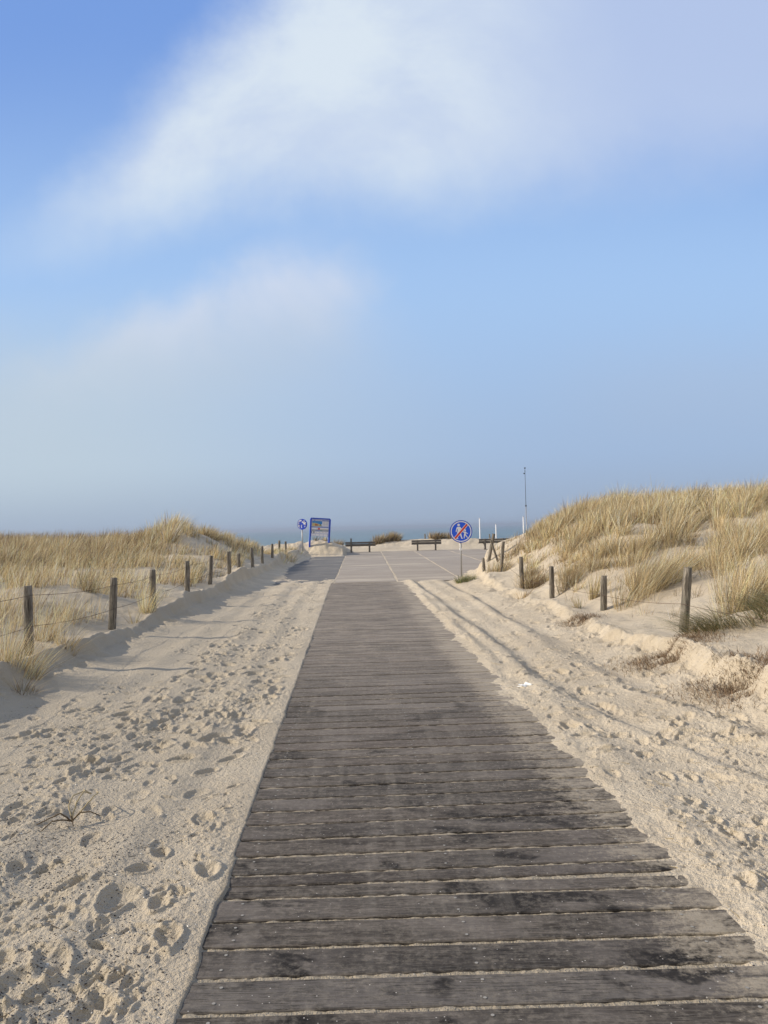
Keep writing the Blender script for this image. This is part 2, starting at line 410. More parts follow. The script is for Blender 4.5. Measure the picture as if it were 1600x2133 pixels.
def m_asph():
    p = geo_pos(); a = noise(mapv(p, (.5, 1.6, 1)), 1.1, 6, .7, .4); b = noise(p, 60, 3, .7)
    c = mixc(nss(.35, .7, a), (.15,.148,.145), (.22,.21,.195))
    c = mixc(nss(.585, .66, noise(mapv(p, (.4, 1.5, 1), loc=(1, 5, 0)), .8, 5, .6))*.8, c, (.45,.40,.33))
    c = mixc(nss(.45, .7, b)*.3, c, (.09,.09,.09))
    return c, b, .3, .004
ASPH = mat('asphalt', m_asph, rough=1., spec=.05)
def m_grass():
    t = attr('tone')
    return t
def grass_mat(name, tr=.35):
    M = bpy.data.materials.new(name); M.use_nodes = True; N.tree = M.node_tree; nt = M.node_tree
    b = nt.nodes['Principled BSDF']; b.inputs['Roughness'].default_value = .55; b.inputs['Specular IOR Level'].default_value = .35
    t = attr('tone'); nt.links.new(t.s, b.inputs['Base Color'])
    tl = nt.nodes.new('ShaderNodeBsdfTranslucent'); nt.links.new(t.s, tl.inputs[0])
    mx = nt.nodes.new('ShaderNodeMixShader'); mx.inputs[0].default_value = tr
    nt.links.new(b.outputs[0], mx.inputs[1]); nt.links.new(tl.outputs[0], mx.inputs[2]); nt.links.new(mx.outputs[0], nt.nodes['Material Output'].inputs[0])
    return M
GRASS = grass_mat('dry_grass', .28)
def m_post():
    p = coord('Object'); x, y, z = sep(p); w = noise(None, 1)
    oi = N.tree.nodes.new('ShaderNodeObjectInfo'); r = N(oi.outputs['Random'])
    q = comb(x+r*9, y+r*5, z*.09+r*3)
    g = noise(q, 46, 6, .7, .4); f = noise(comb(x, y, z*.05+r*7), 150, 3, .6); b = noise(comb(x, y, z+r*20), 7, 4, .6)
    c = mixc(nss(.3, .7, g), (.05,.041,.032), (.34,.30,.245))
    c = mixc(nss(.56, .64, f)*.8, c, (.02,.017,.014))
    c = mixc(nss(.5, .7, b)*.5, c, (.17,.165,.13))
    return c, g+f*.8, .9, .008
WOOD = mat('weathered_post', m_post, rough=.85, spec=.2)
def m_bench():
    p = coord('Object'); g = noise(mapv(p, (1.5, 30, 30)), 3, 5, .7)
    return mixc(nss(.3, .7, g), (.085,.075,.062), (.20,.175,.145)), g, .5, .004
BENCH = mat('bench_wood', m_bench, rough=.8)
def paint(name, col, rough=.4, dirt=.25, spec=.5, metal=0):
    def f():
        p = coord('Object'); n = noise(p, 6, 5, .7); n2 = noise(p, 40, 3, .6)
        return mixc(nss(.45, .8, n)*dirt, col, tuple(c*.55+.06 for c in col)), n2, .12, .002
    return mat(name, f, rough=rough, spec=spec, metal=metal)
BLUE = paint('sign_blue', (.012,.11,.85), dirt=.08); NAVY = paint('frame_navy', (.012,.06,.5), dirt=.1); FRB_LIT = paint('frame_blue', (.13,.28,.85), dirt=.1)
WHITE = paint('sign_white', (.9,.9,.9), dirt=.08); REDM = paint('sign_red', (.72,.05,.035), dirt=.1); GALV = paint('galvanised_steel', (.34,.34,.34), .45, .5, .5, .4)
DARK = paint('dark_metal', (.03,.03,.035), .5); PANEL = paint('panel_print', (.55,.58,.75)); POSTW = paint('white_pole_paint', (.78,.78,.78), .5)
GREY = paint('panel_grey', (.42,.42,.44)); LGREY = paint('panel_light', (.85,.84,.88)); SEA_P = paint('print_sea', (.04,.25,.60)); SAND_P = paint('print_sand', (.60,.50,.22))
ORG = paint('print_orange', (.45,.14,.03)); GRN = paint('print_green', (.08,.24,.14)); TEXT = paint('print_text', (.15,.14,.18)); PBLUE = paint('print_blue', (.22,.28,.55))
TISSUE = paint('tissue', (.8,.8,.78), .9, .1, .1); WIRE = paint('rusty_wire', (.10,.065,.045), .8, .5, .2)
BENCHM = paint('bench_iron', (.025,.025,.028), .6)
def m_root():
    t = attr('tone'); return t
ROOT = mat('dry_root', m_root, rough=.9, spec=.1)
def m_sea():
    p = geo_pos()
    w = noise(mapv(p, (.35, 1, 1)), .35, 6, .65, .3); w2 = noise(mapv(p, (.01, .05, 1)), .6, 4, .5)
    c = mixc(nss(.35, .65, w2), (.055,.115,.12), (.085,.15,.15))
    return c, w, .55, .8
SEA = mat('sea_water', m_sea, rough=.35, spec=.5)

# ------------------------------------------------------------------ setting
gm = mesh_np('sand', np.stack([GX, GY, ZZ], -1), grid_quads(NR, NC))
ground = link('sand', gm, SAND); tag(ground, kind='structure')
# sea
def disc(rs, z, n=96):
    V = [(0, 0, z)]; Fq = []; Ft = []
    for r in rs:
        for k in range(n): a = 2*math.pi*k/n; V.append((r*math.cos(a), r*math.sin(a), z))
    for k in range(n): Ft.append((0, 1+k, 1+(k+1) % n))
    for j in range(len(rs)-1):
        for k in range(n): a = 1+j*n+k; b = 1+j*n+(k+1) % n; Fq.append((a, a+n, b+n, b))
    return V, Fq, Ft
sm = bpy.data.meshes.new('sea')
sm.from_pydata([(-14000,100,-6.5),(14000,100,-6.5),(14000,14000,-6.5),(-14000,14000,-6.5)], [], [(0,1,2,3)])
sea = link('sea', sm, SEA); tag(sea, kind='structure')
# far land under everything, so the sheet reaches the horizon on the land side
lm = bpy.data.meshes.new('dune_land')
bpts = [(-14000,-14000,-1.2),(14000,-14000,-1.2),(14000,-5.5,-1.2),(-14000,-5.5,-1.2)]
lm.from_pydata(bpts+[(-14000,110,-7),(-85,110,-7),(-85,-5.5,-1.2),(14000,110,-7),(85,110,-7),(85,-5.5,-1.2)], [], [(0,1,2,9,6,3),(3,6,5,4),(9,2,7,8)])
land = link('terrain', lm, SAND); tag(land, kind='structure')

# boardwalk: every plank a box with worn edges, one mesh
def boardwalk():
    SCR = []; V = []; Q = []; T = []
    y = .2; i = 0; rr = random.Random(3)
    special = {3.20: .105, 3.32: .095}
    while y < 21.1:
        w = .164+rr.uniform(-.006, .006)
        if abs(y-3.19) < .09: w = .098
        elif abs(y-3.31) < .07: w = .09
        gap = rr.uniform(.019, .027) if y < 7 else rr.uniform(.016, .024)
        sk = .008 if y < 3.3 else .030
        sk += rr.uniform(-.0015, .0015)
        ul = -.584+rr.uniform(-.004, .003); ur = 1.41+rr.uniform(-.015, .01)
        if y+w > 21.15: break
        n = 14; tilt = rr.uniform(-.0012, .0012); bow = rr.uniform(-.0015, .0015); dz = rr.uniform(-.0015, .0015)
        tone = (rr.random(), rr.random(), rr.random())
        # cross-section: bottom, side, chamfer, top
        b = .004
        prof = [(0, -.035), (0, -b), (b, 0), (w*.5, .0006), (w-b, 0), (w, -b), (w, -.035)]
        base = len(V)
        for k in range(n+1):
            u = ul+(ur-ul)*k/n
            for j, (py, pz) in enumerate(prof):
                yy = y+py+sk*(u-.4)+.0012*math.sin(k*1.7+i*2.3+j*.3)
                V.append((u-K*yy, yy, pz+dz+tilt*(u)+bow*math.sin(k/n*math.pi)))
                T.append((*tone, 1))
        m_ = len(prof)
        for k in range(n):
            for j in range(m_-1):
                a = base+k*m_+j; Q.append((a, a+m_, a+m_+1, a+1))
        if y < 9.5 and w > .12:
            for us in (-.47, .39, 1.22):
                for fy in (.22, .78):
                    cu = us+rr.uniform(-.012, .012); cy = y+w*fy+sk*(cu-.4)+rr.uniform(-.006, .006); b0 = len(V); rs = .0062
                    for q in range(9):
                        V.append((cu-K*cy+rs*math.cos(q*.698), cy+rs*math.sin(q*.698), .0022+dz+tilt*cu+bow*math.sin((cu+.58)/2*math.pi))); T.append((*tone, 1))
                    SCR.append(tuple(range(b0, b0+9)))
        for e in (0, n):
            f = [base+e*m_+j for j in range(m_)]
            Q.append(tuple(f if e == 0 else f[::-1]))
        y += w+gap; i += 1
    me = bpy.data.meshes.new('boardwalk'); me.from_pydata(V, [], Q+SCR)
    me.polygons.foreach_set('material_index', np.r_[np.zeros(len(Q)), np.ones(len(SCR))].astype(np.int32))
    ca = me.color_attributes.new('tone', 'FLOAT_COLOR', 'POINT'); ca.data.foreach_set('color', np.array(T, np.float32).ravel())
    return me, y
bm_, yend = boardwalk()
bw = link('boardwalk', bm_, PLANK); bm_.materials.append(paint('screw_steel', (.30,.28,.24), .6, .8, .3)); tag(bw, kind='structure')
# concrete slabs, lane by lane, with sand filled joints
def lanes():
    S0 = [(-1.42,-2.35),(.34,-.235),(2.12,1.8),(4.14,3.88),(6.15,5.95),(8.2,8.0),(10.2,10.0),(12.2,12.1),(14.3,14.2),(16.3,16.2)]
    f = lambda s, Y: s[0]+(s[1]-s[0])*(Y-20.7)/26.3
    V = []; Q = []; T = []
    for i in range(len(S0)-1):
        ys = [21.24, 27.5, 34, 40.8, 48.1]
        for j in range(4):
            g = .035; gy = .006
            y0, y1 = ys[j]+gy, ys[j+1]-gy; n = 8; b = len(V); t = random.random()
            dz = random.uniform(-.001, .001)
            for k in range(n+1):
                yy = y0+(y1-y0)*k/n
                wv = .012*math.sin(yy*1.3+i*2)
                V += [(f(S0[i], yy)+g+wv, yy, -.05), (f(S0[i], yy)+g+wv, yy, dz), (f(S0[i+1], yy)-g+wv, yy, dz), (f(S0[i+1], yy)-g+wv, yy, -.05)]
                T += [t]*4
            for k in range(n):
                for e in range(3):
                    a = b+k*4+e; Q.append((a, a+1, a+5, a+4))
            Q.append((b, b+3, b+2, b+1)); e = b+n*4; Q.append((e, e+1, e+2, e+3))
    me = bpy.data.meshes.new('pavement'); me.from_pydata(V, [], Q)
    ca = me.attributes.new('tone', 'FLOAT', 'POINT'); ca.data.foreach_set('value', np.array(T, np.float32))
    return me
pv = link('pavement', lanes(), CONC); tag(pv, kind='structure')
Vp = []; nA = 20
for k in range(nA+1):
    yy = 21.24+(43.2-21.24)*k/nA; xr = -1.42-.93*(yy-20.7)/26.3-.004
    Vp += [(-3.6-.03*yy, yy, -.004), (xr, yy, .0)]
am = bpy.data.meshes.new('road'); am.from_pydata(Vp, [], [(2*k, 2*k+1, 2*k+3, 2*k+2) for k in range(nA)])
tag(link('road', am, ASPH), kind='structure')

# ------------------------------------------------------------------ grass
def blades(roots, h, dirx, diry, bend, width, col, seg=3, tipcol=None, rng=RNG):
    """roots (n,3); h (n); dirx,diry lean of the stem; bend (n,2) extra curl"""
    n = len(roots); ts = np.array([0, .34, .68, 1.0])
    ang = rng.random(n)*2*np.pi; wx = np.cos(ang); wy = np.sin(ang)
    V = np.zeros((n, 7, 3)); C = np.zeros((n, 7, 4)); C[..., 3] = 1
    prof = [1., .85, .55, 0]
    upz = np.sqrt(np.clip(1-dirx**2-diry**2, .05, 1))
    k = 0
    for i, t in enumerate(ts):
        cx = roots[:, 0]+h*(dirx*t+bend[:, 0]*t*t); cy = roots[:, 1]+h*(diry*t+bend[:, 1]*t*t)
        bl = np.hypot(bend[:, 0], bend[:, 1]); cz = roots[:, 2]-.02+h*(upz*t-.38*bl*t*t)
        cc = col*(.62+.38*min(1, t*2.2))[None] if False else col
        if i < 3:
            for s in (-1, 1):
                V[:, k] = np.stack([cx+s*wx*width*prof[i]/2, cy+s*wy*width*prof[i]/2, cz], 1); C[:, k, :3] = cc; k += 1
        else:
            V[:, k] = np.stack([cx, cy, cz], 1); C[:, k, :3] = cc; k += 1
    b = (np.arange(n)*7)[:, None]
    q = np.concatenate([b+np.array([[0,1,3,2]]), b+np.array([[2,3,5,4]])]); t3 = b+np.array([[4,5,6]])
    return V.reshape(-1, 3), C.reshape(-1, 4), q, t3
PAL = np.array([[.64,.485,.25],[.77,.61,.34],[.38,.27,.15],[.86,.76,.54],[.15,.105,.06],[.33,.29,.13],[.15,.18,.07]])
def colours(n, w, jit=.12, rng=RNG):
    w = np.array(w, float); idx = rng.choice(len(PAL), n, p=w/w.sum())
    c = PAL[idx]*(1+rng.normal(size=(n, 1))*jit); return np.clip(c, .02, .8)
W_STRAW = [5,4,3,3,2.4,.5,.1]; W_GREEN = [1,1,1,.5,1,4,5]; W_BROWN = [2,.8,5,.3,6,1,.3]; W_MIX = [4,3,3,2,2,3,2]
def grass_obj(name, parts, mat_=None, origin=None):
    V = np.concatenate([p[0] for p in parts]); C = np.concatenate([p[1] for p in parts]); q = []; t = []; o = 0
    for p in parts:
        q.append(p[2]+o); t.append(p[3]+o); o += len(p[0])
    if origin is not None: V = V-np.array(origin)
    me = mesh_np(name, V, np.concatenate(q), np.concatenate(t), smooth=True)
    ca = me.color_attributes.new('tone', 'FLOAT_COLOR', 'POINT'); ca.data.foreach_set('color', C.astype(np.float32).ravel())
    ob = link(name, me, mat_ or GRASS)
    if origin is not None: ob.location = origin
    return ob
WIND = (.16, .05)
def tussocks(cx, cy, nb, hh, rad, splay, weights, rng=RNG, wind=WIND, wmin=.0042, wk=.00062, bendk=.25, dead=.3):
    """many tussocks at once"""
    n = len(cx); rep = np.asarray(nb, int); idx = np.repeat(np.arange(n), rep); N_ = len(idx)
    r = np.sqrt(rng.random(N_))*np.asarray(rad)[idx]; a = rng.random(N_)*2*np.pi
    x = cx[idx]+r*np.cos(a); y = cy[idx]+r*np.sin(a); z = ground_z(x, y)
    hgt = np.asarray(hh)[idx]*rng.uniform(.5, 1.05, N_)
    sp = np.asarray(splay)[idx]*(r/np.asarray(rad)[idx])*rng.uniform(.3, 1.3, N_)
    dx = sp*np.cos(a)+wind[0]*.5+rng.normal(size=N_)*.07; dy = sp*np.sin(a)+wind[1]*.5+rng.normal(size=N_)*.07
    m_ = np.hypot(dx, dy); s_ = np.where(m_ > .9, .9/m_, 1); dx *= s_; dy *= s_
    bd = np.stack([wind[0]+dx*bendk*1.5+rng.normal(size=N_)*.10, wind[1]+dy*bendk*1.5+rng.normal(size=N_)*.10], 1)
    w = np.maximum(wmin, wk*y)*rng.uniform(.7, 1.3, N_)
    tone = (1+rng.normal(size=n)*.2)[idx][:, None]
    parts = [blades(np.stack([x, y, z], 1), hgt, dx, dy, bd, w, np.clip(colours(N_, weights, rng=rng)*tone, .02, .8), rng=rng)]
    # dead thatch round the foot
    nd = int(N_*dead)
    if nd:
        j = rng.integers(0, N_, nd); a2 = rng.random(nd)*6.283
        dd = rng.uniform(.3, .85, nd)
        parts.append(blades(np.stack([x[j], y[j], z[j]], 1), hgt[j]*rng.uniform(.25, .55, nd), dd*np.cos(a2), dd*np.sin(a2), np.zeros((nd, 2)), w[j], colours(nd, W_BROWN, rng=rng), rng=rng))
    return parts
def field(n, ulo, uhi, ylo, yhi, dens):
    u = RNG.uniform(ulo, uhi, n); Y = RNG.uniform(ylo, yhi, n); X = u-K*Y
    k = (np.abs(X) < .56*Y+2.0) & (RNG.random(n) < dens(u, Y, X)); return X[k], Y[k]
# left dune, dense
def dl(u, Y, X):
    ridge = np.interp(Y, [8,14,18,24,28,36], [-9,-8.2,-7.4,-5.9,-4.6,-3.3])
    return ss(.6, -.5, u-ridge+.9*perlin(X*.7, Y*.4, 81))*ss(-.5, .15, perlin(X*1.1, Y*1.1, 82))
X, Y = field(7800, -19, -3.1, 9, 37, lambda u, Y, X: dl(u, Y, X)*ss(-.2, .15, perlin(X*1.6, Y*1.1, 96))); n = len(X)
print('left dense', n)
L1 = tussocks(X, Y, RNG.integers(38, 75, n), RNG.uniform(.42, .85, n)*(1-.3*ss(27, 29, Y))*(.92+.3*perlin(X*.55, Y*.55, 83)+.55*np.exp(-((X+6.75)/.95)**2-((Y-25.5)/2.5)**2)), RNG.uniform(.10, .2, n), RNG.uniform(.35, .7, n), W_STRAW, wmin=.0055, wk=.0005, dead=.5)
X, Y = field(1500, -19, -3.1, 9, 37, dl); k = X < -.30*Y+.8*perlin(X*.5, Y*.5, 93); X = X[k]; Y = Y[k]; n = len(X)
L1 += tussocks(X, Y, RNG.integers(45, 90, n), RNG.uniform(.5, .9, n), RNG.uniform(.10, .2, n), RNG.uniform(.35, .7, n), W_BROWN, wmin=.0055, wk=.0005, dead=.5)
X, Y = field(3000, -19, -3.1, 9, 37, dl); n = len(X)
L1 += tussocks(X, Y, RNG.integers(8, 16, n), RNG.uniform(.14, .30, n), RNG.uniform(.1, .3, n), RNG.uniform(.7, 1.1, n), W_BROWN, wmin=.0055, wk=.0005, dead=.5)
tag(grass_obj('dune_grass', L1), 'dense straw coloured marram grass covering the ridge of the left dune', 'grass', kind='stuff')
# left sparse
def dsp(u, Y, X): return ss(-.25, .45, fbm(X*.6, Y*.6, 84, 2)+.1)*ss(-3.35, -3.7, u)*.9
X, Y = field(7000, -10, -3.4, 7.5, 30, dsp); n = len(X)
L2 = tussocks(X, Y, RNG.integers(6, 16, n), RNG.uniform(.25, .62, n), RNG.uniform(.04, .14, n), RNG.uniform(.2, .5, n), W_STRAW, wmin=.004, wk=.00045, dead=.25)
tag(grass_obj('sparse_grass', L2), 'sparse thin tufts of pale grass on bare sand behind the left fence', 'grass', kind='stuff')
# right dune
def dr(u, Y, X):
    foot = np.interp(Y, [5,8,10,12,14,17,20,24,28], [6.2,5.3,5.0,4.6,4.0,3.85,4.4,5.9,7.5])
    gap = np.exp(-((u-6.9)/1.2)**2-((Y-15.6)/1.3)**2)+np.exp(-((u-4.6)/.7)**2-((Y-11)/.8)**2)
    return ss(-.3, .5, u-foot+.5*perlin(X*.8, Y*.8, 85))*ss(-.62, .0, perlin(X*1.15, Y*1.0, 86))*np.clip(1-gap*1.2, 0.03, 1)
clump = lambda X, Y, s: perlin(X*1.75, Y*1.25, s)
X, Y = field(6400, 3.9, 15, 6.5, 30, lambda u, Y, X: dr(u, Y, X)*ss(-.34, .08, clump(X, Y, 95))); n = len(X)
print('right dense', n)
R1 = tussocks(X, Y, RNG.integers(40, 90, n), RNG.uniform(.42, .86, n)*(.86+.40*clump(X, Y, 95))*(1.0+.4*perlin(X*.8, Y*.7, 88))*(.5+.5*ss(-.2, 1.6, X+K*Y-np.interp(Y, [8,14,20,24,28], [5.2,4.3,4.5,5.9,7.5]))), RNG.uniform(.08, .22, n), RNG.uniform(.35, .8, n), W_STRAW, wmin=.0055, wk=.0005, dead=.5)
X, Y = field(4200, 3.9, 15, 6.5, 30, dr); n = len(X)
R1 += tussocks(X, Y, RNG.integers(8, 16, n), RNG.uniform(.14, .30, n), RNG.uniform(.1, .3, n), RNG.uniform(.7, 1.1, n), W_BROWN, wmin=.0055, wk=.0005, dead=.5)
tag(grass_obj('dune_grass', R1), 'dense straw coloured marram grass covering the large dune on the right', 'grass', kind='stuff')
def drs(u, Y, X): return ss(-.2, .5, fbm(X*.9, Y*.9, 87, 2))*ss(3.5, 3.9, u)
X, Y = field(1700, 3.4, 8, 5, 24, drs); n = len(X)
R2 = tussocks(X, Y, RNG.integers(3, 9, n), RNG.uniform(.12, .38, n), RNG.uniform(.03, .12, n), RNG.uniform(.3, .8, n), W_BROWN, wmin=.0035, wk=.00038, dead=.6)
tag(grass_obj('sparse_grass', R2), 'scattered thin stems on bare sand at the foot of the right dune', 'grass', kind='stuff')

def ground_hit(px, py, y0=1.5, y1=60):
    ys = np.linspace(y0, y1, 6000); d = ray(px, py)
    z = ground_z(d.x*ys, ys); k = np.where(H0+d.z*ys < z)[0]
    i = k[0] if len(k) else 3000
    return d.x*ys[i], ys[i]
def tussock(px, py, Yd, n, hh, rad, splay, weights, label, wind=WIND, cat='grass clump', group=None, name='grass_tussock', dead=.3, stretch=None, seed=0):
    rng = np.random.default_rng(seed or int(px*7+py))
    if Yd: p = at(px, py, Yd); cx, cy = p.x, Yd
    else: cx, cy = ground_hit(px, py)
    if stretch:   # several crowns grown together
        k = stretch[2]; xs = cx+rng.uniform(-1, 1, k)*stretch[0]; ys = cy+rng.uniform(-1, 1, k)*stretch[1]
    else: k = 1; xs = np.array([cx]); ys = np.array([cy])
    parts = tussocks(xs, ys, np.full(k, n//k), np.full(k, hh)*rng.uniform(.85, 1.1, k), np.full(k, rad), np.full(k, splay), weights, rng=rng, wind=wind, dead=dead, wmin=.0042, wk=.00042)
    o = grass_obj(name, parts, origin=(cx, cy, gz(cx, cy)))
    return tag(o, label, cat, group)
G = 'grass clumps along the two fences'; GB = 'grass clumps on the sand heaps by the benches'
tussock(28,1362,7.75,420,.62,.26,.5,W_STRAW,'large straw clump in front of the nearest left fence post',group=G)
tussock(98,1300,9.2,170,.62,.13,.4,W_STRAW,'tall loose clump just right of the nearest left fence post',group=G)
tussock(138,1325,8.95,120,.48,.09,.6,W_STRAW,'open clump with splayed stems between the first two left posts',group=G)
tussock(306,1268,12.7,150,.62,.11,.35,W_STRAW,'slim clump wrapped round the third left fence post',group=G)
tussock(283,1286,11.6,45,.32,.07,.7,W_STRAW,'small low tuft left of the third left fence post',group=G)
tussock(52,1392,7.15,90,.26,.08,.7,W_BROWN,'short brown tuft hanging over the lip of the left bank',group=G,wind=(.35,-.2))
tussock(185,1235,13.2,110,.55,.12,.4,W_MIX,'thin greenish clump behind the second left fence post',group=G)
tussock(578,1150,33,420,.5,.3,.5,W_STRAW,'dense clump covering the farthest left fence posts',group=G,stretch=(.45,1.6,8))
tussock(1345,1240,11.6,1100,.85,.20,.5,W_STRAW,'broadest and tallest straw clump, between the two nearest right posts',group=G,stretch=(.50,.2,7),wind=(.3,.05))
tussock(1240,1250,12.6,150,.62,.09,.35,W_MIX,'narrow greenish clump beside the second right post',group=G)
tussock(1540,1262,9.4,1500,.82,.2,.45,W_STRAW,'big pale clump at the right edge above the green one',group=G,stretch=(.65,.35,9),wind=(.22,.05))
tussock(1540,1296,8.15,1500,.52,.2,.35,W_GREEN,'low dark green clump lying over the sand, beside the nearest right post',group=G,stretch=(.62,.12,8),wind=(-.75,-.25))
tussock(1178,1238,14.3,260,.66,.15,.5,W_STRAW,'loose straw clump right of the third right post',group=G,stretch=(.22,.1,3))
tussock(1108,1222,16.2,330,.60,.16,.6,W_BROWN,'brown leaning clump at the foot of the fourth right post',group=G,stretch=(.3,.2,4),wind=(.1,-.2))
tussock(1092,1243,14.9,90,.34,.1,.7,W_BROWN,'small dark tuft in front of the fourth right post',group=G)
tussock(1203,1262,12.1,60,.34,.06,.6,W_MIX,'little tuft on the crumbling lip, between the second and third right posts',group=G,wind=(-.2,-.1))
tussock(1030,1190,19.6,260,.50,.18,.5,W_STRAW,'ragged clump round the leaning far right posts',group=G,stretch=(.25,.3,4))
tussock(1062,1160,20.6,260,.48,.2,.7,W_BROWN,'dark brown clump on the slope behind the fifth right post',group=G,stretch=(.35,.3,4),wind=(.25,-.1))
tussock(967,1213,None,420,.27,.15,.8,[.2,.2,.3,0,.4,3,8],'small green weed growing at the foot of the blue pedestrian sign',name='weed',cat='weed',wind=(.02,0),stretch=(.18,.1,4))
tussock(694,1137,47.5,260,.75,.22,.4,W_BROWN,'brown clump just right of the information board',group=GB,stretch=(.3,.3,3))
tussock(670,1140,44.2,140,.4,.15,.5,W_BROWN,'low brown clump under the information board',group=GB,stretch=(.4,.2,3))
tussock(788,1128,52.2,420,.75,.3,.45,W_BROWN,'left clump on the sand heap between the first two benches',group=GB,stretch=(.28,.3,3))
tussock(815,1126,52.6,520,.9,.3,.42,W_BROWN,'taller right clump on the sand heap between the first two benches',group=GB,stretch=(.3,.3,3))
tussock(832,1128,52.4,160,.45,.25,.6,W_BROWN,'low trailing end of the grass right of the tall clump on the heap',group=GB,stretch=(.25,.2,2))
tussock(925,1122,52.3,700,.66,.3,.45,W_BROWN,'wide brown clump behind the middle bench, beside the blue sign',group=GB,stretch=(.95,.3,6))
tussock(612,1138,40.5,120,.35,.25,.5,W_STRAW,'sparse tuft on the sand left of the sticker covered sign',group=GB,stretch=(.6,.3,4))

# ------------------------------------------------------------------ fences
def post_mesh(h, r, seed, split=False):
    rr = random.Random(seed); bm = bmesh.new(); n = 14; rings = 9; vs = []
    ph = rr.random()*6
    for j in range(rings):
        t = j/(rings-1); z = -.35+(h+.35)*t; row = []
        for k in range(n):
            a = 2*math.pi*k/n
            rad = r*(1.05-.10*t)*(1+.05*math.sin(a*2+ph)+.04*math.sin(a*5+ph*2)+rr.uniform(-.02, .02))
            if j == rings-1: rad *= .93
            zz = z-(.007 if j == rings-2 and False else 0)
            row.append(bm.verts.new((rad*math.cos(a)+.008*math.sin(t*3+ph), rad*math.sin(a), zz+(rr.uniform(-.006, .004) if j == rings-1 else 0))))
        vs.append(row)
    top = []
    for k in range(n):
        v = vs[-1][k].co; top.append(bm.verts.new((v.x*.86, v.y*.86, v.z+.006)))
    vs.append(top)
    for j in range(len(vs)-1):
        for k in range(n): bm.faces.new((vs[j][k], vs[j][(k+1) % n], vs[j+1][(k+1) % n], vs[j+1][k]))
    c = bm.verts.new((0, 0, h-.004))
    for k in range(n): bm.faces.new((vs[-1][k], vs[-1][(k+1) % n], c))
    me = bpy.data.meshes.new('fence_post'); bm.to_mesh(me); bm.free()
    for p in me.polygons: p.use_smooth = True
    return me
def tube_mesh(name, pts, r, n=6):
    V = []; Q = []
    P = [Vector(p) for p in pts]
    for i, p in enumerate(P):
        d = (P[min(i+1, len(P)-1)]-P[max(i-1, 0)]).normalized()
        a = d.orthogonal().normalized() if abs(d.z) > .9 else d.cross(Vector((0, 0, 1))).normalized(); b = d.cross(a)
        rr_ = r[i] if isinstance(r, (list, tuple)) else r
        for k in range(n):
            t = 2*math.pi*k/n; V.append(p+a*math.cos(t)*rr_+b*math.sin(t)*rr_)
    for i in range(len(P)-1):
        for k in range(n): Q.append((i*n+k, i*n+(k+1) % n, (i+1)*n+(k+1) % n, (i+1)*n+k))
    Q.append(tuple(range(n))[::-1]); Q.append(tuple((len(P)-1)*n+k for k in range(n)))
    me = bpy.data.meshes.new(name); me.from_pydata(V, [], Q)
    for p in me.polygons: p.use_smooth = True
    return me
def fence(name, spec, label, r0, wires, extra_first=None, lab={}):
    base = []
    for (px, py, u, ty, tx) in spec:
        d = ray(px, py); Yd = u/(d.x+K); b = at(px, py, Yd); t = at(tx, ty, Yd)
        zb = gz(b.x, b.y); base.append((Vector((b.x, b.y, zb)), Vector((t.x, t.y, t.z))))
    root = empty(name, base[0][0]); o0 = base[0][0]
    tag(root, label, 'fence')
    for i, (b, t) in enumerate(base):
        v = t-b; h = v.length
        po = link('fence_post', post_mesh(h, r0[i] if isinstance(r0, list) else r0, 100+i+len(spec)), WOOD, root)
        q = Vector((0, 0, 1)).rotation_difference(v.normalized()); po.rotation_mode = 'QUATERNION'; po.rotation_quaternion = q; po.location = b-o0
        if i in lab: po['label'] = lab[i]
    for fr in wires:
        pts = []
        seq = [b+(t-b)*fr for b, t in base]
        if extra_first is not None: seq = [seq[0]+Vector(extra_first)]+seq
        for i in range(len(seq)-1):
            for k in range(6):
                s = k/6; p = seq[i].lerp(seq[i+1], s); p.z -= .05*4*s*(1-s)*(.6+.5*math.sin(i*3)); p.x += .05 if spec[0][0] < 800 else -.05
                pts.append(p-o0)
        pts.append(seq[-1]-o0)
        link('wire', tube_mesh('wire', pts, .0028, 5), WIRE, root)
    return base
LB = fence('wire_fence', LP, 'weathered round post and wire fence along the left sand bank', .052, [.87, .42], (.15, -3.2, .1))
rb = fence('wire_fence', RP[:6], 'weathered round post and wire fence below the right dune', [.052,.048,.046,.045,.046,.048], [.45], (.35, -3.0, .05), {5: 'post leaning to the right'})
p = at_u(1009, 1192, 3.45); t = at(1008, 1168, p.y)
so = link('post_stump', post_mesh(.34, .04, 5), WOOD); so.location = (p.x, p.y, gz(p.x, p.y)); so.rotation_euler = (0, R(-4), 0)
tag(so, 'short pale broken post stump left of the leaning fence posts', 'post')
so = link('leaning_stake', post_mesh(.62, .030, 8), WOOD); p = at(1037, 1168, 20.8); so.location = (p.x, p.y, gz(p.x, p.y)); so.rotation_euler = (0, R(-16), 0)
tag(so, 'thin stake leaning against the farthest right fence post', 'post')

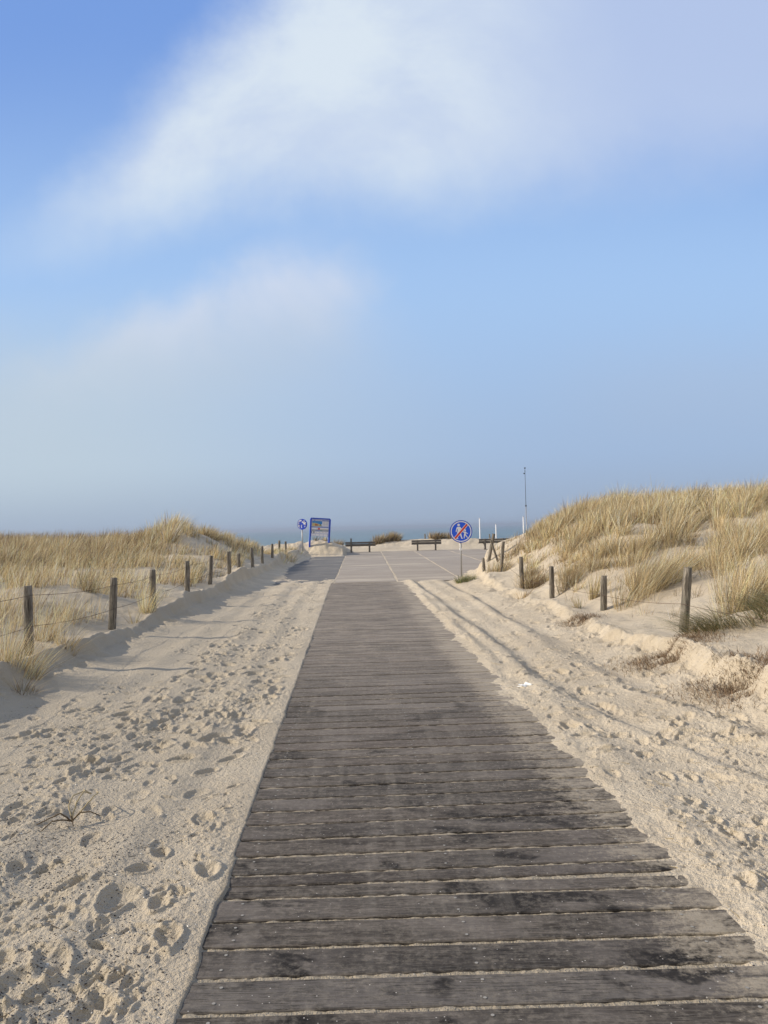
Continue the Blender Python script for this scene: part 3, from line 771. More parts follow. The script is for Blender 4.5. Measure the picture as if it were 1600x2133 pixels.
# ------------------------------------------------------------------ shape helpers
def box_bm(bm, c, s, rot=None, bev=0):
    r = bmesh.ops.create_cube(bm, size=1); vs = r['verts']
    bmesh.ops.scale(bm, vec=s, verts=vs)
    if rot is not None: bmesh.ops.rotate(bm, cent=(0, 0, 0), matrix=rot, verts=vs)
    bmesh.ops.translate(bm, vec=c, verts=vs)
    if bev:
        es = {e for v in vs for e in v.link_edges}
        bmesh.ops.bevel(bm, geom=list(es), offset=bev, segments=2, affect='EDGES')
def obj_bm(name, fn, mt, parent=None, smooth=False):
    bm = bmesh.new(); fn(bm); me = bpy.data.meshes.new(name); bm.to_mesh(me); bm.free()
    if smooth:
        for p in me.polygons: p.use_smooth = True
    return link(name, me, mt, parent)
def poly_prism(bm, pts, y0, y1):      # outline in XZ, extruded along Y (y0 = front)
    f = [bm.verts.new((x, y0, z)) for x, z in pts]; b = [bm.verts.new((x, y1, z)) for x, z in pts]
    bm.faces.new(f); bm.faces.new(b[::-1])
    for i in range(len(pts)):
        j = (i+1) % len(pts); bm.faces.new((f[j], f[i], b[i], b[j]))
def circ(cx, cz, r, n=40, a0=0, a1=2*math.pi, close=False):
    return [(cx+r*math.cos(a0+(a1-a0)*k/n), cz+r*math.sin(a0+(a1-a0)*k/n)) for k in range(n)]
def ring(bm, r0, r1, y0, y1, n=56):
    L = []
    for k in range(n):
        a = 2*math.pi*k/n; c, s = math.cos(a), math.sin(a)
        L.append([bm.verts.new(v) for v in ((r0*c, y0, r0*s), (r1*c, y0, r1*s), (r1*c, y1, r1*s), (r0*c, y1, r0*s))])
    for k in range(n):
        a, b = L[k], L[(k+1) % n]
        for j in range(4): bm.faces.new((a[j], b[j], b[(j+1) % 4], a[(j+1) % 4]))
def limb(bm, pts, w, y0, y1):         # thick polyline with round ends as flat prisms
    for i in range(len(pts)-1):
        (x0, z0), (x1, z1) = pts[i], pts[i+1]; w0 = w[i]; w1 = w[i+1]
        dx, dz = x1-x0, z1-z0; l = math.hypot(dx, dz) or 1; nx, nz = -dz/l, dx/l
        a = math.atan2(nz, nx); P = []
        for k in range(7): t = a+math.pi*k/6; P.append((x0+w0*math.cos(t), z0+w0*math.sin(t)))
        for k in range(7): t = a+math.pi+math.pi*k/6; P.append((x1+w1*math.cos(t), z1+w1*math.sin(t)))
        e = .0004*i; poly_prism(bm, P, y0-e, y1)

# ------------------------------------------------------------------ round pedestrian sign
p = at(962, 1209, 22.4); gzp = gz(p.x, p.y); t = at(960.5, 1107, 22.4)
root = empty('road_sign', (p.x, p.y, gzp)); tag(root, 'round blue sign with white adult and child crossed by a red bar', 'sign')
hd = t.z-gzp; rD = .315
obj_bm('post', lambda b: (bmesh.ops.create_cone(b, cap_ends=True, segments=16, radius1=.027, radius2=.027, depth=hd+rD*.6+.3, matrix=Matrix.Translation((0, .045, (hd+rD*.6-.3)/2)))), GALV, root, True)
obj_bm('clamp', lambda b: ring(b, .028, .034, 0, .001) or [box_bm(b, (0, .045, 0), (.075, .075, .06), bev=.006)], WHITE, root).location = (0, 0, hd-.52)
dr_ = empty('sign_disc', (0, 0, 0)); bpy.data.objects.remove(dr_)
disc_o = obj_bm('sign_disc', lambda b: poly_prism(b, circ(0, 0, rD, 64), 0, .014), BLUE, root); disc_o.location = (t.x-p.x, 0, hd); disc_o.rotation_euler = (0, 0, R(-3))
obj_bm('edge_rim', lambda b: ring(b, rD+.0005, rD+.012, -.006, .03, 64), NAVY, disc_o)
obj_bm('white_ring', lambda b: ring(b, rD*.865, rD*.955, -.004, -.0005, 64), WHITE, disc_o)
s = rD
def adult(b):
    y0, y1 = -.005, -.0005
    poly_prism(b, circ(-.21*s, .60*s, .118*s, 24), y0, y1)
    poly_prism(b, [(-.34*s,.43*s),(-.08*s,.43*s),(-.03*s,.36*s),(-.05*s,.10*s),(-.07*s,-.10*s),(-.33*s,-.10*s),(-.30*s,.20*s),(-.38*s,.36*s)], y0, y1)
    limb(b, [(-.35*s,.36*s),(-.42*s,.16*s),(-.45*s,.00*s)], [.05*s,.04*s,.038*s], y0-.0005, y1)
    limb(b, [(-.07*s,.36*s),(.02*s,.22*s),(.14*s,.06*s),(.22*s,-.04*s)], [.05*s,.042*s,.036*s,.034*s], y0-.001, y1)
    limb(b, [(-.27*s,-.06*s),(-.33*s,-.36*s),(-.36*s,-.62*s),(-.30*s,-.66*s)], [.085*s,.06*s,.045*s,.035*s], y0-.0015, y1)
    limb(b, [(-.13*s,-.06*s),(-.03*s,-.34*s),(.05*s,-.62*s),(.12*s,-.64*s)], [.085*s,.06*s,.045*s,.035*s], y0-.002, y1)
def child(b):
    y0, y1 = -.005, -.0005
    poly_prism(b, circ(.37*s, .10*s, .085*s, 24), y0, y1)
    poly_prism(b, [(.29*s,-.02*s),(.42*s,-.02*s),(.45*s,-.08*s),(.42*s,-.30*s),(.28*s,-.30*s),(.29*s,-.10*s)], y0, y1)
    limb(b, [(.30*s,-.05*s),(.23*s,-.08*s),(.18*s,-.02*s)], [.034*s,.03*s,.028*s], y0-.0005, y1)
    limb(b, [(.42*s,-.06*s),(.51*s,-.16*s),(.60*s,-.22*s)], [.034*s,.03*s,.028*s], y0-.001, y1)
    limb(b, [(.32*s,-.28*s),(.29*s,-.46*s),(.27*s,-.62*s)], [.055*s,.042*s,.036*s], y0-.0015, y1)
    limb(b, [(.38*s,-.28*s),(.47*s,-.44*s),(.57*s,-.56*s)], [.055*s,.042*s,.036*s], y0-.002, y1)
obj_bm('adult_figure', adult, WHITE, disc_o); obj_bm('child_figure', child, WHITE, disc_o)
def bar(w, y0, a=R(48)):
    def f(b):
        L = rD*.862; n = (math.cos(a), math.sin(a)); q = (-n[1], n[0])
        e = math.sqrt(L*L-w*w)
        poly_prism(b, [(-n[0]*e-q[0]*w, -n[1]*e-q[1]*w), (n[0]*e-q[0]*w, n[1]*e-q[1]*w), (n[0]*e+q[0]*w, n[1]*e+q[1]*w), (-n[0]*e+q[0]*w, -n[1]*e+q[1]*w)], y0, -.0005)
    return f
obj_bm('bar_border', bar(rD*.125, -.0085), WHITE, disc_o); obj_bm('red_bar', bar(rD*.085, -.0105), REDM, disc_o)

# sticker covered sign
p = at(630.5, 1151, 42.3); g0 = gz(p.x, p.y); t = at(629.5, 1092, 42.3)
root = empty('road_sign', (p.x, p.y, g0)); tag(root, 'round dark blue sign plastered with pale stickers beside the information board', 'sign')
hd = t.z-g0; rS = .28
obj_bm('post', lambda b: bmesh.ops.create_cone(b, cap_ends=True, segments=14, radius1=.034, radius2=.034, depth=hd+.4, matrix=Matrix.Translation((0, .05, (hd-.4)/2))), GALV, root, True)
d2 = obj_bm('sign_disc', lambda b: poly_prism(b, circ(0, 0, rS, 48), 0, .02), NAVY, root); d2.location = (0, 0, hd); d2.rotation_euler = (0, 0, R(-22))
obj_bm('edge_rim', lambda b: ring(b, rS+.0005, rS+.014, -.006, .06, 48), NAVY, d2)
rr = random.Random(12)
for i in range(26):
    a = rr.random()*6.28; r_ = math.sqrt(rr.random())*.235; w = rr.uniform(.018, .04); h_ = rr.uniform(.014, .032); an = rr.random()*3.1; cx, cz = r_*math.cos(a), r_*math.sin(a)
    if rr.random() < .4: pts = circ(cx, cz, w*.8, 14)
    else: pts = [(cx+x*math.cos(an)-z*math.sin(an), cz+x*math.sin(an)+z*math.cos(an)) for x, z in ((-w,-h_),(w,-h_),(w,h_),(-w,h_))]
    obj_bm('sticker', lambda b: poly_prism(b, pts, -.0035-.0006*i, -.0005), [WHITE, LGREY, GREY, PANEL][i % 4], d2)
obj_bm('arc_mark', lambda b: [poly_prism(b, circ(0, 0, rS*.93, 20, R(110), R(250))+circ(0, 0, rS*.86, 20, R(110), R(250))[::-1], -.003, -.0005)], LGREY, d2)

# ------------------------------------------------------------------ information board
p0 = at(665.5, 1146, 43.3); g0 = gz(p0.x, p0.y)
root = empty('information_board', (p0.x, p0.y, g0), R(12)); root.rotation_euler = (0, R(4.3), R(12)); tag(root, 'blue framed beach information board with a map poster on two legs', 'information board')
topz = at(667, 1079, 43.3).z-g0; Wb = 1.16; hw = Wb/2
def leg(b): box_bm(b, (0, 0, (topz-.07-.4)/2), (.085, .16, topz-.07+.4), bev=.008)
for sx in (-1, 1):
    o = obj_bm('leg', leg, NAVY, root); o.location = (sx*(hw-.04), 0, 0)
    obj_bm('lit_side', lambda b: box_bm(b, (-.046, 0, (topz-.5)/2+.1), (.006, .13, topz-.35)), FRB_LIT, o)  # left side of the leg, its sunlit tone put into a lighter blue
def hood(b):
    poly_prism(b, [(-hw,topz-.10),(-hw+.001,topz-.07),(-hw+.05,topz),(hw-.05,topz),(hw-.001,topz-.07),(hw,topz-.10),(hw-.083,topz-.10),(hw-.09,topz-.07),(-hw+.09,topz-.07),(-hw+.083,topz-.10)], -.082, .082)
obj_bm('top_rail', hood, NAVY, root)
pw = hw-.085; z0 = .38 + 0.0; z1 = topz-.074
pn = obj_bm('display_panel', lambda b: box_bm(b, (0, 0, (z0+z1)/2), (2*pw, .05, z1-z0)), PANEL, root)
Hh = z1-z0; yf = -.025
def patch(name, mt, x0, y0, x1, y1, d=.004, par=None):
    return obj_bm(name, lambda b: poly_prism(b, [(-pw+2*pw*x0, z1-Hh*y1), (-pw+2*pw*x1, z1-Hh*y1), (-pw+2*pw*x1, z1-Hh*y0), (-pw+2*pw*x0, z1-Hh*y0)], yf-d, yf-.0005), mt, par or pn)
def ppoly(name, mt, pts, d): return obj_bm(name, lambda b: poly_prism(b, [(-pw+2*pw*x, z1-Hh*y) for x, y in pts], yf-d, yf-.0005), mt, pn)
patch('header_strip', PBLUE, .02, .045, .98, .10); patch('header_text', LGREY, .20, .062, .60, .085, .006); patch('header_logo', LGREY, .04, .055, .11, .09, .006)
patch('map_picture', SEA_P, .04, .11, .60, .39); ppoly('map_beach', SAND_P, [(.04,.23),(.20,.225),(.60,.33),(.60,.40),(.22,.41),(.04,.42)], .006)
ppoly('map_dunes', ORG, [(.20,.265),(.34,.29),(.40,.36),(.24,.39),(.19,.36)], .008); ppoly('map_green', GRN, [(.46,.36),(.60,.355),(.60,.40),(.44,.40)], .008)
ppoly('map_emblem', DARK, [(.50,.27),(.56,.28),(.55,.33),(.49,.32)], .0095); obj_bm('map_marker', lambda b: poly_prism(b, circ(-pw+2*pw*.585, z1-Hh*.325, .035, 18), yf-.011, yf-.0005), WHITE, pn)
patch('text_column', LGREY, .63, .11, .97, .39)
for k in range(8): patch('text_line', GREY if k % 2 else TEXT, .65, .125+.032*k, .78+.02*(k % 3), .135+.032*k, .006)
for k in range(7): patch('text_line', TEXT if k % 3 else GREY, .82, .13+.035*k, .94, .14+.035*k, .006)
patch('notice_strip', PBLUE, .02, .43, .98, .49, .004); patch('notice_strip', LGREY, .02, .505, .98, .60, .004)
patch('notice_strip', SAND_P, .28, .56, .98, .585, .006); patch('red_notice', REDM, .38, .51, .49, .60, .0085)
patch('notice_strip', DARK, .0, .615, 1., .625, .004); patch('notice_strip', GREY, .02, .64, .98, .705, .004); patch('notice_strip', PBLUE, .25, .65, .5, .695, .006); patch('notice_strip', GRN, .5, .655, .64, .69, .006)
patch('notice_strip', LGREY, .2, .73, .98, .82, .004); patch('emblem_field', DARK, .02, .72, .18, .83, .004); obj_bm('emblem', lambda b: poly_prism(b, circ(-pw+2*pw*.09, z1-Hh*.775, .05, 18), yf-.008, yf-.0005), WHITE, pn)
for k in range(4): patch('text_line', GREY, .24+.18*k, .755, .36+.18*k, .775, .006)
for k in range(4): patch('pictogram_panel', LGREY, .02+.235*k, .86, .225+.235*k, .975, .004)

# ------------------------------------------------------------------ benches
def make_bench():
    root = empty('park_bench', (0, 0, 0))
    L = 1.85
    bk = obj_bm('backrest', lambda b: [box_bm(b, (0, .07+.012*k, .47+.125*k), (L, .045, .108), bev=.006) for k in range(2)], BENCH, root)
    obj_bm('seat', lambda b: [box_bm(b, (0, .16+.12*k, .40), (L, .105, .045), bev=.006) for k in range(3)], BENCH, root)
    for sx in (-1, 1):
        o = obj_bm('support_post', lambda b: box_bm(b, (0, 0, .22), (.10, .09, .88), bev=.008), BENCH, root); o.location = (sx*.56, 0, 0)
        obj_bm('bracket', lambda b: [box_bm(b, (0, .24, .345), (.07, .40, .06), bev=.006), box_bm(b, (0, .17, .22), (.06, .05, .32), Matrix.Rotation(R(-45), 3, 'X')), box_bm(b, (0, .16, .03), (.09, .22, .05), bev=.006)], BENCHM, o)
    return root
def copy_tree(o, parent=None):
    c = o.copy(); COL.objects.link(c); c.parent = parent
    for ch in list(o.children): copy_tree(ch, c)
    return c
proto = make_bench()
bl = ['grey wooden bench nearest the information board, with one tall end post', 'middle wooden bench, left of the blue pedestrian sign and backed by a sand heap', 'rightmost wooden bench, half hidden behind the leaning fence posts']
for i, (px, py, D) in enumerate([(751,1150,47.2),(889,1147.5,47.8),(1030,1145.5,46.8)]):
    o = proto if i == 0 else copy_tree(proto)
    p = at(px, py, D); o.location = (p.x, p.y, 0.0); o.rotation_euler = (0, 0, R([-2, 1, 3][i]))
    tag(o, bl[i], 'bench', 'benches facing the sea at the end of the pavement')
# taller left post of the first bench, part of it
e = obj_bm('post_extension', lambda b: box_bm(b, (-.56, 0, .76), (.088, .08, .22), bev=.006), BENCH, proto)
# posts behind the benches
for (px, ty, D, hh, lab_) in [(885.5,1112,56,1.2,'thin grey wooden post standing behind the middle bench'),(1020,1112.5,56,1.1,'thin dark post standing behind the rightmost bench')]:
    t = at(px, ty, D); g0 = gz(t.x, t.y); o = link('wooden_post', post_mesh(t.z-g0, .05, int(px)), WOOD); o.location = (t.x, t.y, g0); tag(o, lab_, 'post')
# white poles and the mast on the beach below
for (px, ty, D, lab_) in [(999,1080,66,'tallest white pole, just right of the blue pedestrian sign'),(1033,1093,66,'shortest white pole, seen behind the rightmost bench'),(1090,1077,62,'white pole beside the thin mast, rising from the dune grass')]:
    t = at(px, ty, D); g0 = gz(t.x, t.y); root = empty('white_pole', (t.x, t.y, g0)); tag(root, lab_, 'pole', 'white poles above the beach'); hh = t.z-g0
    obj_bm('shaft', lambda b: bmesh.ops.create_cone(b, cap_ends=True, segments=12, radius1=.052, radius2=.045, depth=hh+.5, matrix=Matrix.Translation((0, 0, hh/2-.25))), POSTW, root, True)
    obj_bm('cap', lambda b: bmesh.ops.create_cone(b, cap_ends=True, segments=12, radius1=.056, radius2=.03, depth=.06, matrix=Matrix.Translation((0, 0, hh+.03))), GREY, root)
D = 76; t = at(1093.5, 978, D); g0 = gz(t.x, t.y); hh = t.z-g0
root = empty('weather_mast', (t.x, t.y, g0)); tag(root, 'tall thin grey mast with a wind sensor on top above the dune', 'mast')
obj_bm('lower_mast', lambda b: bmesh.ops.create_cone(b, cap_ends=True, segments=10, radius1=.05, radius2=.038, depth=hh*.68, matrix=Matrix.Translation((0, 0, hh*.34))), GALV, root, True)
obj_bm('upper_mast', lambda b: bmesh.ops.create_cone(b, cap_ends=True, segments=8, radius1=.026, radius2=.02, depth=hh*.30, matrix=Matrix.Translation((0, 0, hh*.68+hh*.15))), DARK, root, True)
obj_bm('collar', lambda b: bmesh.ops.create_cone(b, cap_ends=True, segments=10, radius1=.075, radius2=.075, depth=.14, matrix=Matrix.Translation((0, 0, hh*.68))), DARK, root)
def vane(b):
    bmesh.ops.create_cone(b, cap_ends=True, segments=8, radius1=.03, radius2=.03, depth=.3, matrix=Matrix.Translation((0, 0, hh*.98+.08)))
    box_bm(b, (-.08, 0, hh*.965), (.16, .09, .10), bev=.01); box_bm(b, (.0, 0, hh+.14), (.16, .03, .12), bev=.006)
obj_bm('wind_sensor', vane, DARK, root)
for a in (-.5, 2.2, 4.2):
    link('guy_wire', tube_mesh('guy_wire', [(0, 0, hh*.68), (1.9*math.cos(a), 1.9*math.sin(a), gz(t.x+1.9*math.cos(a), t.y+1.9*math.sin(a))-g0)], .006, 4), GREY, root)

# ------------------------------------------------------------------ exposed roots in the right scarp
def roots(px, py, u, sx, sy, n, label):
    rng = np.random.default_rng(px); c = at_u(px, py, u)
    cy = c.y+rng.normal(size=n)*sx*.6; cu = u+rng.normal(size=n)*sy*.5; x = cu-K*cy; z = ground_z(x, cy)+rng.uniform(0, .05, n)
    h = rng.uniform(.03, .09, n); a = rng.random(n)*6.283; dd = rng.uniform(.2, .9, n)
    dx = dd*np.cos(a)-.35; dy = dd*np.sin(a)
    mg = np.hypot(dx, dy); s_ = np.where(mg > .93, .93/mg, 1); dx = dx*s_; dy = dy*s_
    bd = rng.normal(size=(n, 2))*.45
    cl = np.clip(np.array([[.17,.115,.07]])*(1+rng.normal(size=(n, 1))*.35)+rng.uniform(0, .10, (n, 1))*np.array([[1,.8,.55]]), .03, .5)
    pt = blades(np.stack([x, cy, z], 1), h, dx, dy, bd, np.full(n, .0045), cl, rng=rng)
    p0 = np.array([c.x, c.y, gz(c.x, c.y)])
    o = grass_obj('exposed_roots', [pt], ROOT, p0); tag(o, label, 'roots', 'dry roots showing in the right sand bank')
roots(1400,1375,3.15,.36,.42,4200,'largest mat of brown roots in the bank, below the nearest right post')
roots(1210,1303,3.2,.26,.26,1600,'small far patch of brown roots near the second right post')
roots(1545,1425,3.15,.42,.42,3800,'pale tangled roots in the bank at the right edge')

# ------------------------------------------------------------------ litter and small things
def crumple(loc):
    bm = bmesh.new(); bmesh.ops.create_icosphere(bm, subdivisions=3, radius=.035)
    for v in bm.verts:
        k = 1+.5*math.sin(v.co.x*170+v.co.y*90)+.35*math.sin(v.co.z*260+v.co.x*120); v.co = Vector((v.co.x*1.5*k, v.co.y*k, v.co.z*.7*k))
    me = bpy.data.meshes.new('paper_tissue'); bm.to_mesh(me); bm.free(); o = link('paper_tissue', me, TISSUE); o.location = loc; return o
hx, hy = ground_hit(1097, 1436)
tag(crumple((hx, hy, gz(hx, hy)+.025)), 'crumpled white paper tissue on the sand right of the boards', 'litter')
def surf_z(xs, ys):                   # height of the finished sand sheet
    i = np.clip(np.searchsorted(Yr, ys), 0, NR-1); o = []
    for k, ii in enumerate(np.atleast_1d(i)): o.append(np.interp(np.atleast_1d(xs)[k], GX[ii], ZZ[ii]))
    return np.array(o)
# dried sprig lying on the left
hx, hy = ground_hit(150, 1720); hz = float(surf_z([hx], [hy])[0])
rr = random.Random(4); root = empty('dry_sprig', (hx, hy, hz)); tag(root, 'dried curled plant sprig lying on the trampled sand at left', 'dead plant')
STRAWM = paint('straw', (.42,.34,.20), .8, .3, .1); TWIG = paint('twig', (.13,.095,.06), .9, .4, .1)
def twist(pts): return [Vector(p) for p in pts]
sprig = [[(0,0,.01),(-.01,.09,.04),(.02,.17,.06),(-.03,.27,.05),(-.01,.36,.03)],[(0,0,.01),(.05,.06,.03),(.10,.13,.05),(.10,.22,.05),(.05,.30,.04)],[(0,0,.01),(-.07,-.01,.03),(-.15,-.03,.02),(-.22,-.05,.01)],
         [(0,0,.01),(.06,0,.03),(.13,.01,.03),(.19,.01,.02)],[(0,0,.01),(-.04,-.05,.02),(-.10,-.07,.02),(-.17,-.09,.0)],[(0,0,.01),(.02,-.06,.03),(.05,-.09,.01)],[(0,0,.01),(-.05,.06,.04),(-.06,.15,.05),(-.02,.24,.05),(.03,.26,.04)]]
for s_ in sprig:
    P = []
    for i in range(len(s_)-1):
        for k in range(4):
            q = Vector(s_[i]).lerp(Vector(s_[i+1]), k/4); P.append(Vector((q.x*.75, q.y*.8, q.z*2.2))+Vector((rr.uniform(-.003, .003), rr.uniform(-.003, .003), 0)))
    P.append(Vector((s_[-1][0]*.75, s_[-1][1]*.8, s_[-1][2]*2.2))); link('stem', tube_mesh('stem', P, [.0045*(1-.5*i/len(P)) for i in range(len(P))], 6), STRAWM if len(s_) > 4 else TWIG, root)
# loose straws and twigs (nobody could count them)
def straws(n, ulo, uhi, ylo, yhi, lo, hi, rad, mt, name, label, seed, dirn=None):
    rng = np.random.default_rng(seed); V = []; Q = []
    y = ylo*(yhi/ylo)**rng.random(n); u = rng.uniform(ulo, uhi, n); x = u-K*y; z = surf_z(x, y)
    for i in range(n):
        a = rng.random()*6.283 if dirn is None else dirn+rng.normal()*.5; l = rng.uniform(lo, hi); cv = rng.normal()*.25; P = []
        for k in range(5):
            t = k/4-.5; P.append(Vector((x[i]+l*(t*math.cos(a)-cv*t*t*math.sin(a)), y[i]+l*(t*math.sin(a)+cv*t*t*math.cos(a)), 0)))
        zs = surf_z(np.array([p.x for p in P]), np.array([p.y for p in P]))
        rr_ = rad*rng.uniform(.6, 1.3)
        for k, p in enumerate(P): p.z = zs[k]+rr_*.6+(.012 if k == 4 and rng.random() < .5 else 0)
        b = len(V)
        for k, p in enumerate(P):
            d = (P[min(k+1, 4)]-P[max(k-1, 0)]).normalized(); s1_ = d.cross(Vector((0, 0, 1))).normalized(); r_ = rr_*(1-.5*k/4)
            V += [p+s1_*r_, p-s1_*r_*.5+Vector((0, 0, r_)), p-s1_*r_*.5-Vector((0, 0, r_*.6))]
        for k in range(4):
            for j in range(3): Q.append((b+k*3+j, b+k*3+(j+1) % 3, b+(k+1)*3+(j+1) % 3, b+(k+1)*3+j))
    me = mesh_np(name, np.array([tuple(v) for v in V]), np.array(Q)); tag(link(name, me, mt), label, 'plant litter', kind='stuff')
straws(120, 1.3, 2.1, 2.1, 9, .03, .13, .0016, STRAWM, 'straw_litter', 'loose pale straws scattered on the sand right of the boards', 5, 2.2)
straws(110, -2.9, -.7, 2.1, 8, .03, .14, .0014, TWIG, 'twig_litter', 'small dark twigs scattered on the sand left of the boards', 6)
# little chips: dark ones stand for grit and clod shadows, pale ones for shell
def chips(n, ulo, uhi, ylo, yhi, mt, name, label, seed, clump=True, size=(.0014, .0042)):
    rng = np.random.default_rng(seed)
    y = ylo*(yhi/ylo)**rng.random(n*3); u = rng.uniform(ulo, uhi, n*3); x = u-K*y
    if clump: k = (fbm(x*1.1, y*.9, 91, 3)+.25*perlin(x*6, y*6, 92) > -.15+.75*rng.random(n*3)); x = x[k][:n]; y = y[k][:n]
    else: x = x[:n]; y = y[:n]
    n = len(x); z = surf_z(x, y); s = rng.uniform(*size, n); c = np.stack([x, y, z+s*.3], 1)
    off = np.array([[1,0,0],[0,1,0],[-1,0,0],[0,-1,0],[0,0,.7],[0,0,-.7]]); a = rng.random(n)*6.283; ca, sa = np.cos(a), np.sin(a)
    O_ = np.repeat(off[None], n, 0)*rng.uniform(.5, 1.3, (n, 6, 1)); X_ = O_[..., 0]*ca[:, None]*1.3-O_[..., 1]*sa[:, None]; Y_ = O_[..., 0]*sa[:, None]*1.3+O_[..., 1]*ca[:, None]
    V = c[:, None, :]+np.stack([X_, Y_, O_[..., 2]], -1)*s[:, None, None]
    f = np.array([[0,1,4],[1,2,4],[2,3,4],[3,0,4],[1,0,5],[2,1,5],[3,2,5],[0,3,5]]); T_ = (np.arange(n)*6)[:, None, None]+f[None]
    tag(link(name, mesh_np(name, V.reshape(-1, 3), None, T_.reshape(-1, 3), False), mt), label, 'grit', kind='stuff')
GRIT_SHADE = paint('dark_grit', (.045,.04,.045), .7, .3, .3); SHELL = paint('shell_white', (.72,.68,.6), .5, .3, .4)
chips(6500, -2.9, -.62, 2.0, 6.5, GRIT_SHADE, 'dark_grit', 'dark specks for shell grit and clod shadows strewn over the sand left of the boards', 21)
chips(900, 1.3, 3.0, 2.0, 6, GRIT_SHADE, 'dark_grit', 'dark specks for shell grit and clod shadows strewn over the sand right of the boards', 22)
chips(700, -2.9, -.62, 2.0, 9, SHELL, 'shell_bits', 'tiny white shell bits on the sand left of the boards', 23, False, (.002, .005))
chips(260, 1.3, 3.0, 2.0, 9, SHELL, 'shell_bits', 'tiny white shell bits on the sand right of the boards', 24, False, (.002, .005))

# ------------------------------------------------------------------ haze
HAZE = True
if HAZE:
    bmh = bmesh.new(); box_bm(bmh, (0, 0, 0), (1, 1, 1)); me = bpy.data.meshes.new('haze'); bmh.to_mesh(me); bmh.free()
    o = link('haze', me); o.scale = (28400, 28400, 17.2+1.0); o.location = (0, 0, (8.9-8.3)/2+.3)
    M = bpy.data.materials.new('haze_air'); M.use_nodes = True; nt = M.node_tree; nt.nodes.clear()
    out = nt.nodes.new('ShaderNodeOutputMaterial'); v = nt.nodes.new('ShaderNodeVolumePrincipled')
    v.inputs['Color'].default_value = (.52,.60,.72,1); v.inputs['Density'].default_value = .0005; v.inputs['Anisotropy'].default_value = .2
    nt.links.new(v.outputs[0], out.inputs['Volume']); me.materials.append(M)
    tag(o, 'thin sea haze over the whole beach', 'haze', kind='stuff')

# ------------------------------------------------------------------ light and sky
SUN_EL = 27.0; SUN_AZ = -86.0          # azimuth from +Y, negative = left
sd = Vector((math.sin(R(SUN_AZ))*math.cos(R(SUN_EL)), math.cos(R(SUN_AZ))*math.cos(R(SUN_EL)), math.sin(R(SUN_EL))))
ld = bpy.data.lights.new('sun', 'SUN'); ld.energy = 5.0; ld.angle = R(.6); ld.color = (1, .89, .74)
lo = bpy.data.objects.new('sun', ld); COL.objects.link(lo); lo.rotation_euler = sd.to_track_quat('Z', 'Y').to_euler()
W = bpy.data.worlds.new('World'); SC.world = W; W.use_nodes = True; nt = W.node_tree; N.tree = nt
bg = nt.nodes['Background']; bg.inputs[1].default_value = .1
sky = nt.nodes.new('ShaderNodeTexSky'); sky.sky_type = 'NISHITA'; sky.sun_disc = False; sky.sun_elevation = R(SUN_EL); sky.sun_rotation = R(SUN_AZ)
sky.air_density = 1.0; sky.dust_density = 1.0; sky.ozone_density = 1.5
g = coord('Generated'); x, y, z = sep(g)
yc = N.m('MAXIMUM', y, .12); a = x/yc; b = z/yc
ab = comb(a, b, 0.)
w1 = noise(ab, 3.4, 8, .60); w2 = noise(mapv(ab, loc=(5, 3, 0)), 3.4, 8, .60); w3 = noise(mapv(ab, loc=(1, 9, 0)), 3.4, 7, .62, .5)
A = a+(w1-.5)*.20; B = b+(w2-.5)*.17
S = .1
def rad(r, g_, b_): c = srgb(r, g_, b_); return tuple(v/S for v in c)
blue = mixc(nss(.26, .70, b), rad(168,202,244), rad(122,161,227))
skyc = mixc(.95, N(sky.outputs[0]), blue)
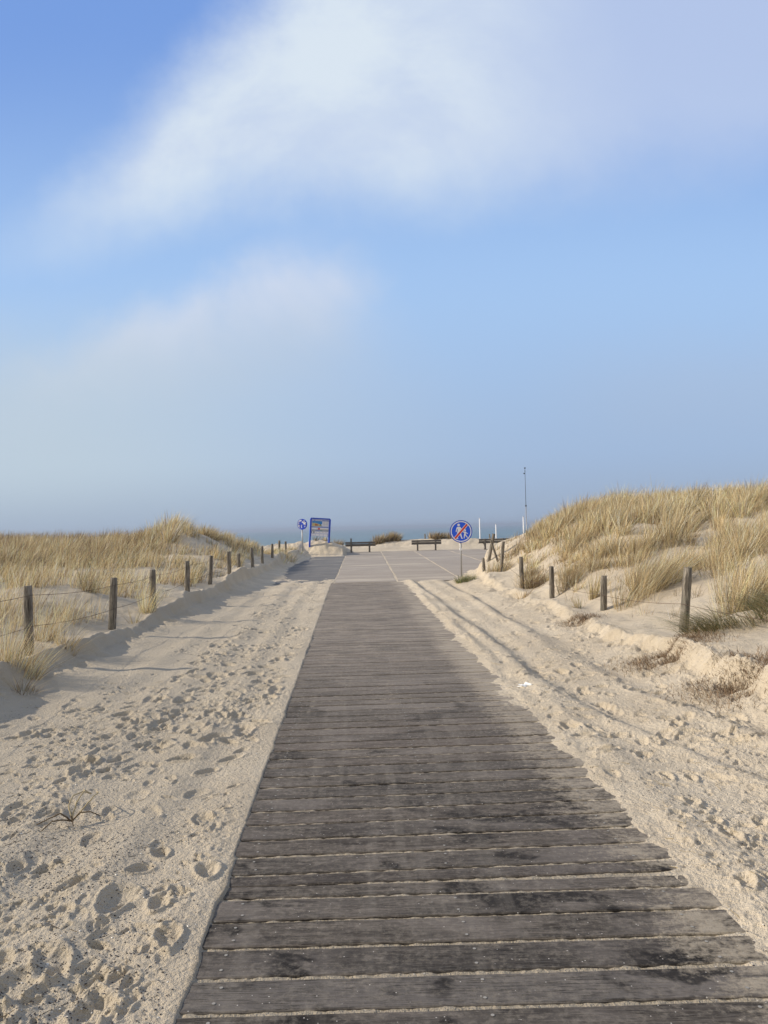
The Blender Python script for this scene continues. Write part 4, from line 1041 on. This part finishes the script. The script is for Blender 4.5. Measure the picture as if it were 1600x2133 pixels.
# high cloud: right of a rising line, above a gently rising one
e1 = (A+.415)*.717-(B-.446)*.697
e2 = (B-.412)-(A+.24)*.10
c1_ = nss(-.05, .07, e1)*nss(-.07, .08, e2)*nss(.75, .1, A-(b-.45)*1.2, .92)
body = nss(.30, .62, w3)
core = nss(.36, .0, A-(b-.45)*.10)*nss(-.05, .10, e1, .8, 1.)
amt1 = c1_*(.74+.12*core+.14*body*core)
skyc = mixc(amt1, skyc, mixc(core*(.45+.55*body), rad(195,209,236), rad(218,230,242)))
# low cloud bank at left
topE = nss(.03, -.045, B-(.362+N.m('MINIMUM', A+.12, 0.)*.36))
wR = N.m('MAXIMUM', (.36-b)*.9, .05); rightE = nss(1., -1.3, (A+.012)/wR)
c2_ = topE*rightE*nss(.02, .26, b)
puff = nss(-.16, -.02, B-(.362+N.m('MINIMUM', A+.12, 0.)*.36)); skyc = mixc(c2_*(.6+.4*body)*.95, skyc, mixc(puff*(.4+.6*body), rad(190,206,228), rad(208,219,239)))
# milky air low down
low = nss(.36, .02, b); puf2 = nss(.30, .05, N.m('ABSOLUTE', A-.42))*nss(.12, .0, N.m('ABSOLUTE', B-.15)); skyc = mixc(puf2*.35, skyc, rad(186,198,218))
skyc = mixc(low*.92, skyc, mixc(nss(-.5, .3, a), rad(192,208,220), rad(162,184,214)))
low2 = nss(.10, -.0, b); skyc = mixc(low2*.8, skyc, rad(160,176,198))
lf2 = nss(-.05, -.5, A)*nss(.34, .20, B)*nss(-.02, .12, b); skyc = mixc(lf2*.45, skyc, rad(192,206,216))
# whitening added to the unseen sky behind the camera, for a less blue fill
rear_fill = nss(.25, -.25, y)*nss(-.02, .15, z)
skyc = mixc(rear_fill*.85, skyc, mixc(nss(.2, -.9, x), rad(196,198,198), rad(232,224,208)))
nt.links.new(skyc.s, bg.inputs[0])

# ------------------------------------------------------------------ render
SC.render.engine = 'CYCLES'; SC.cycles.max_bounces = 6; SC.cycles.transparent_max_bounces = 8; SC.cycles.volume_bounces = 0
SC.view_settings.view_transform = 'Standard'; SC.view_settings.look = 'None'; SC.view_settings.exposure = 0; SC.view_settings.gamma = 1
SC.render.resolution_x = 768; SC.render.resolution_y = 1024
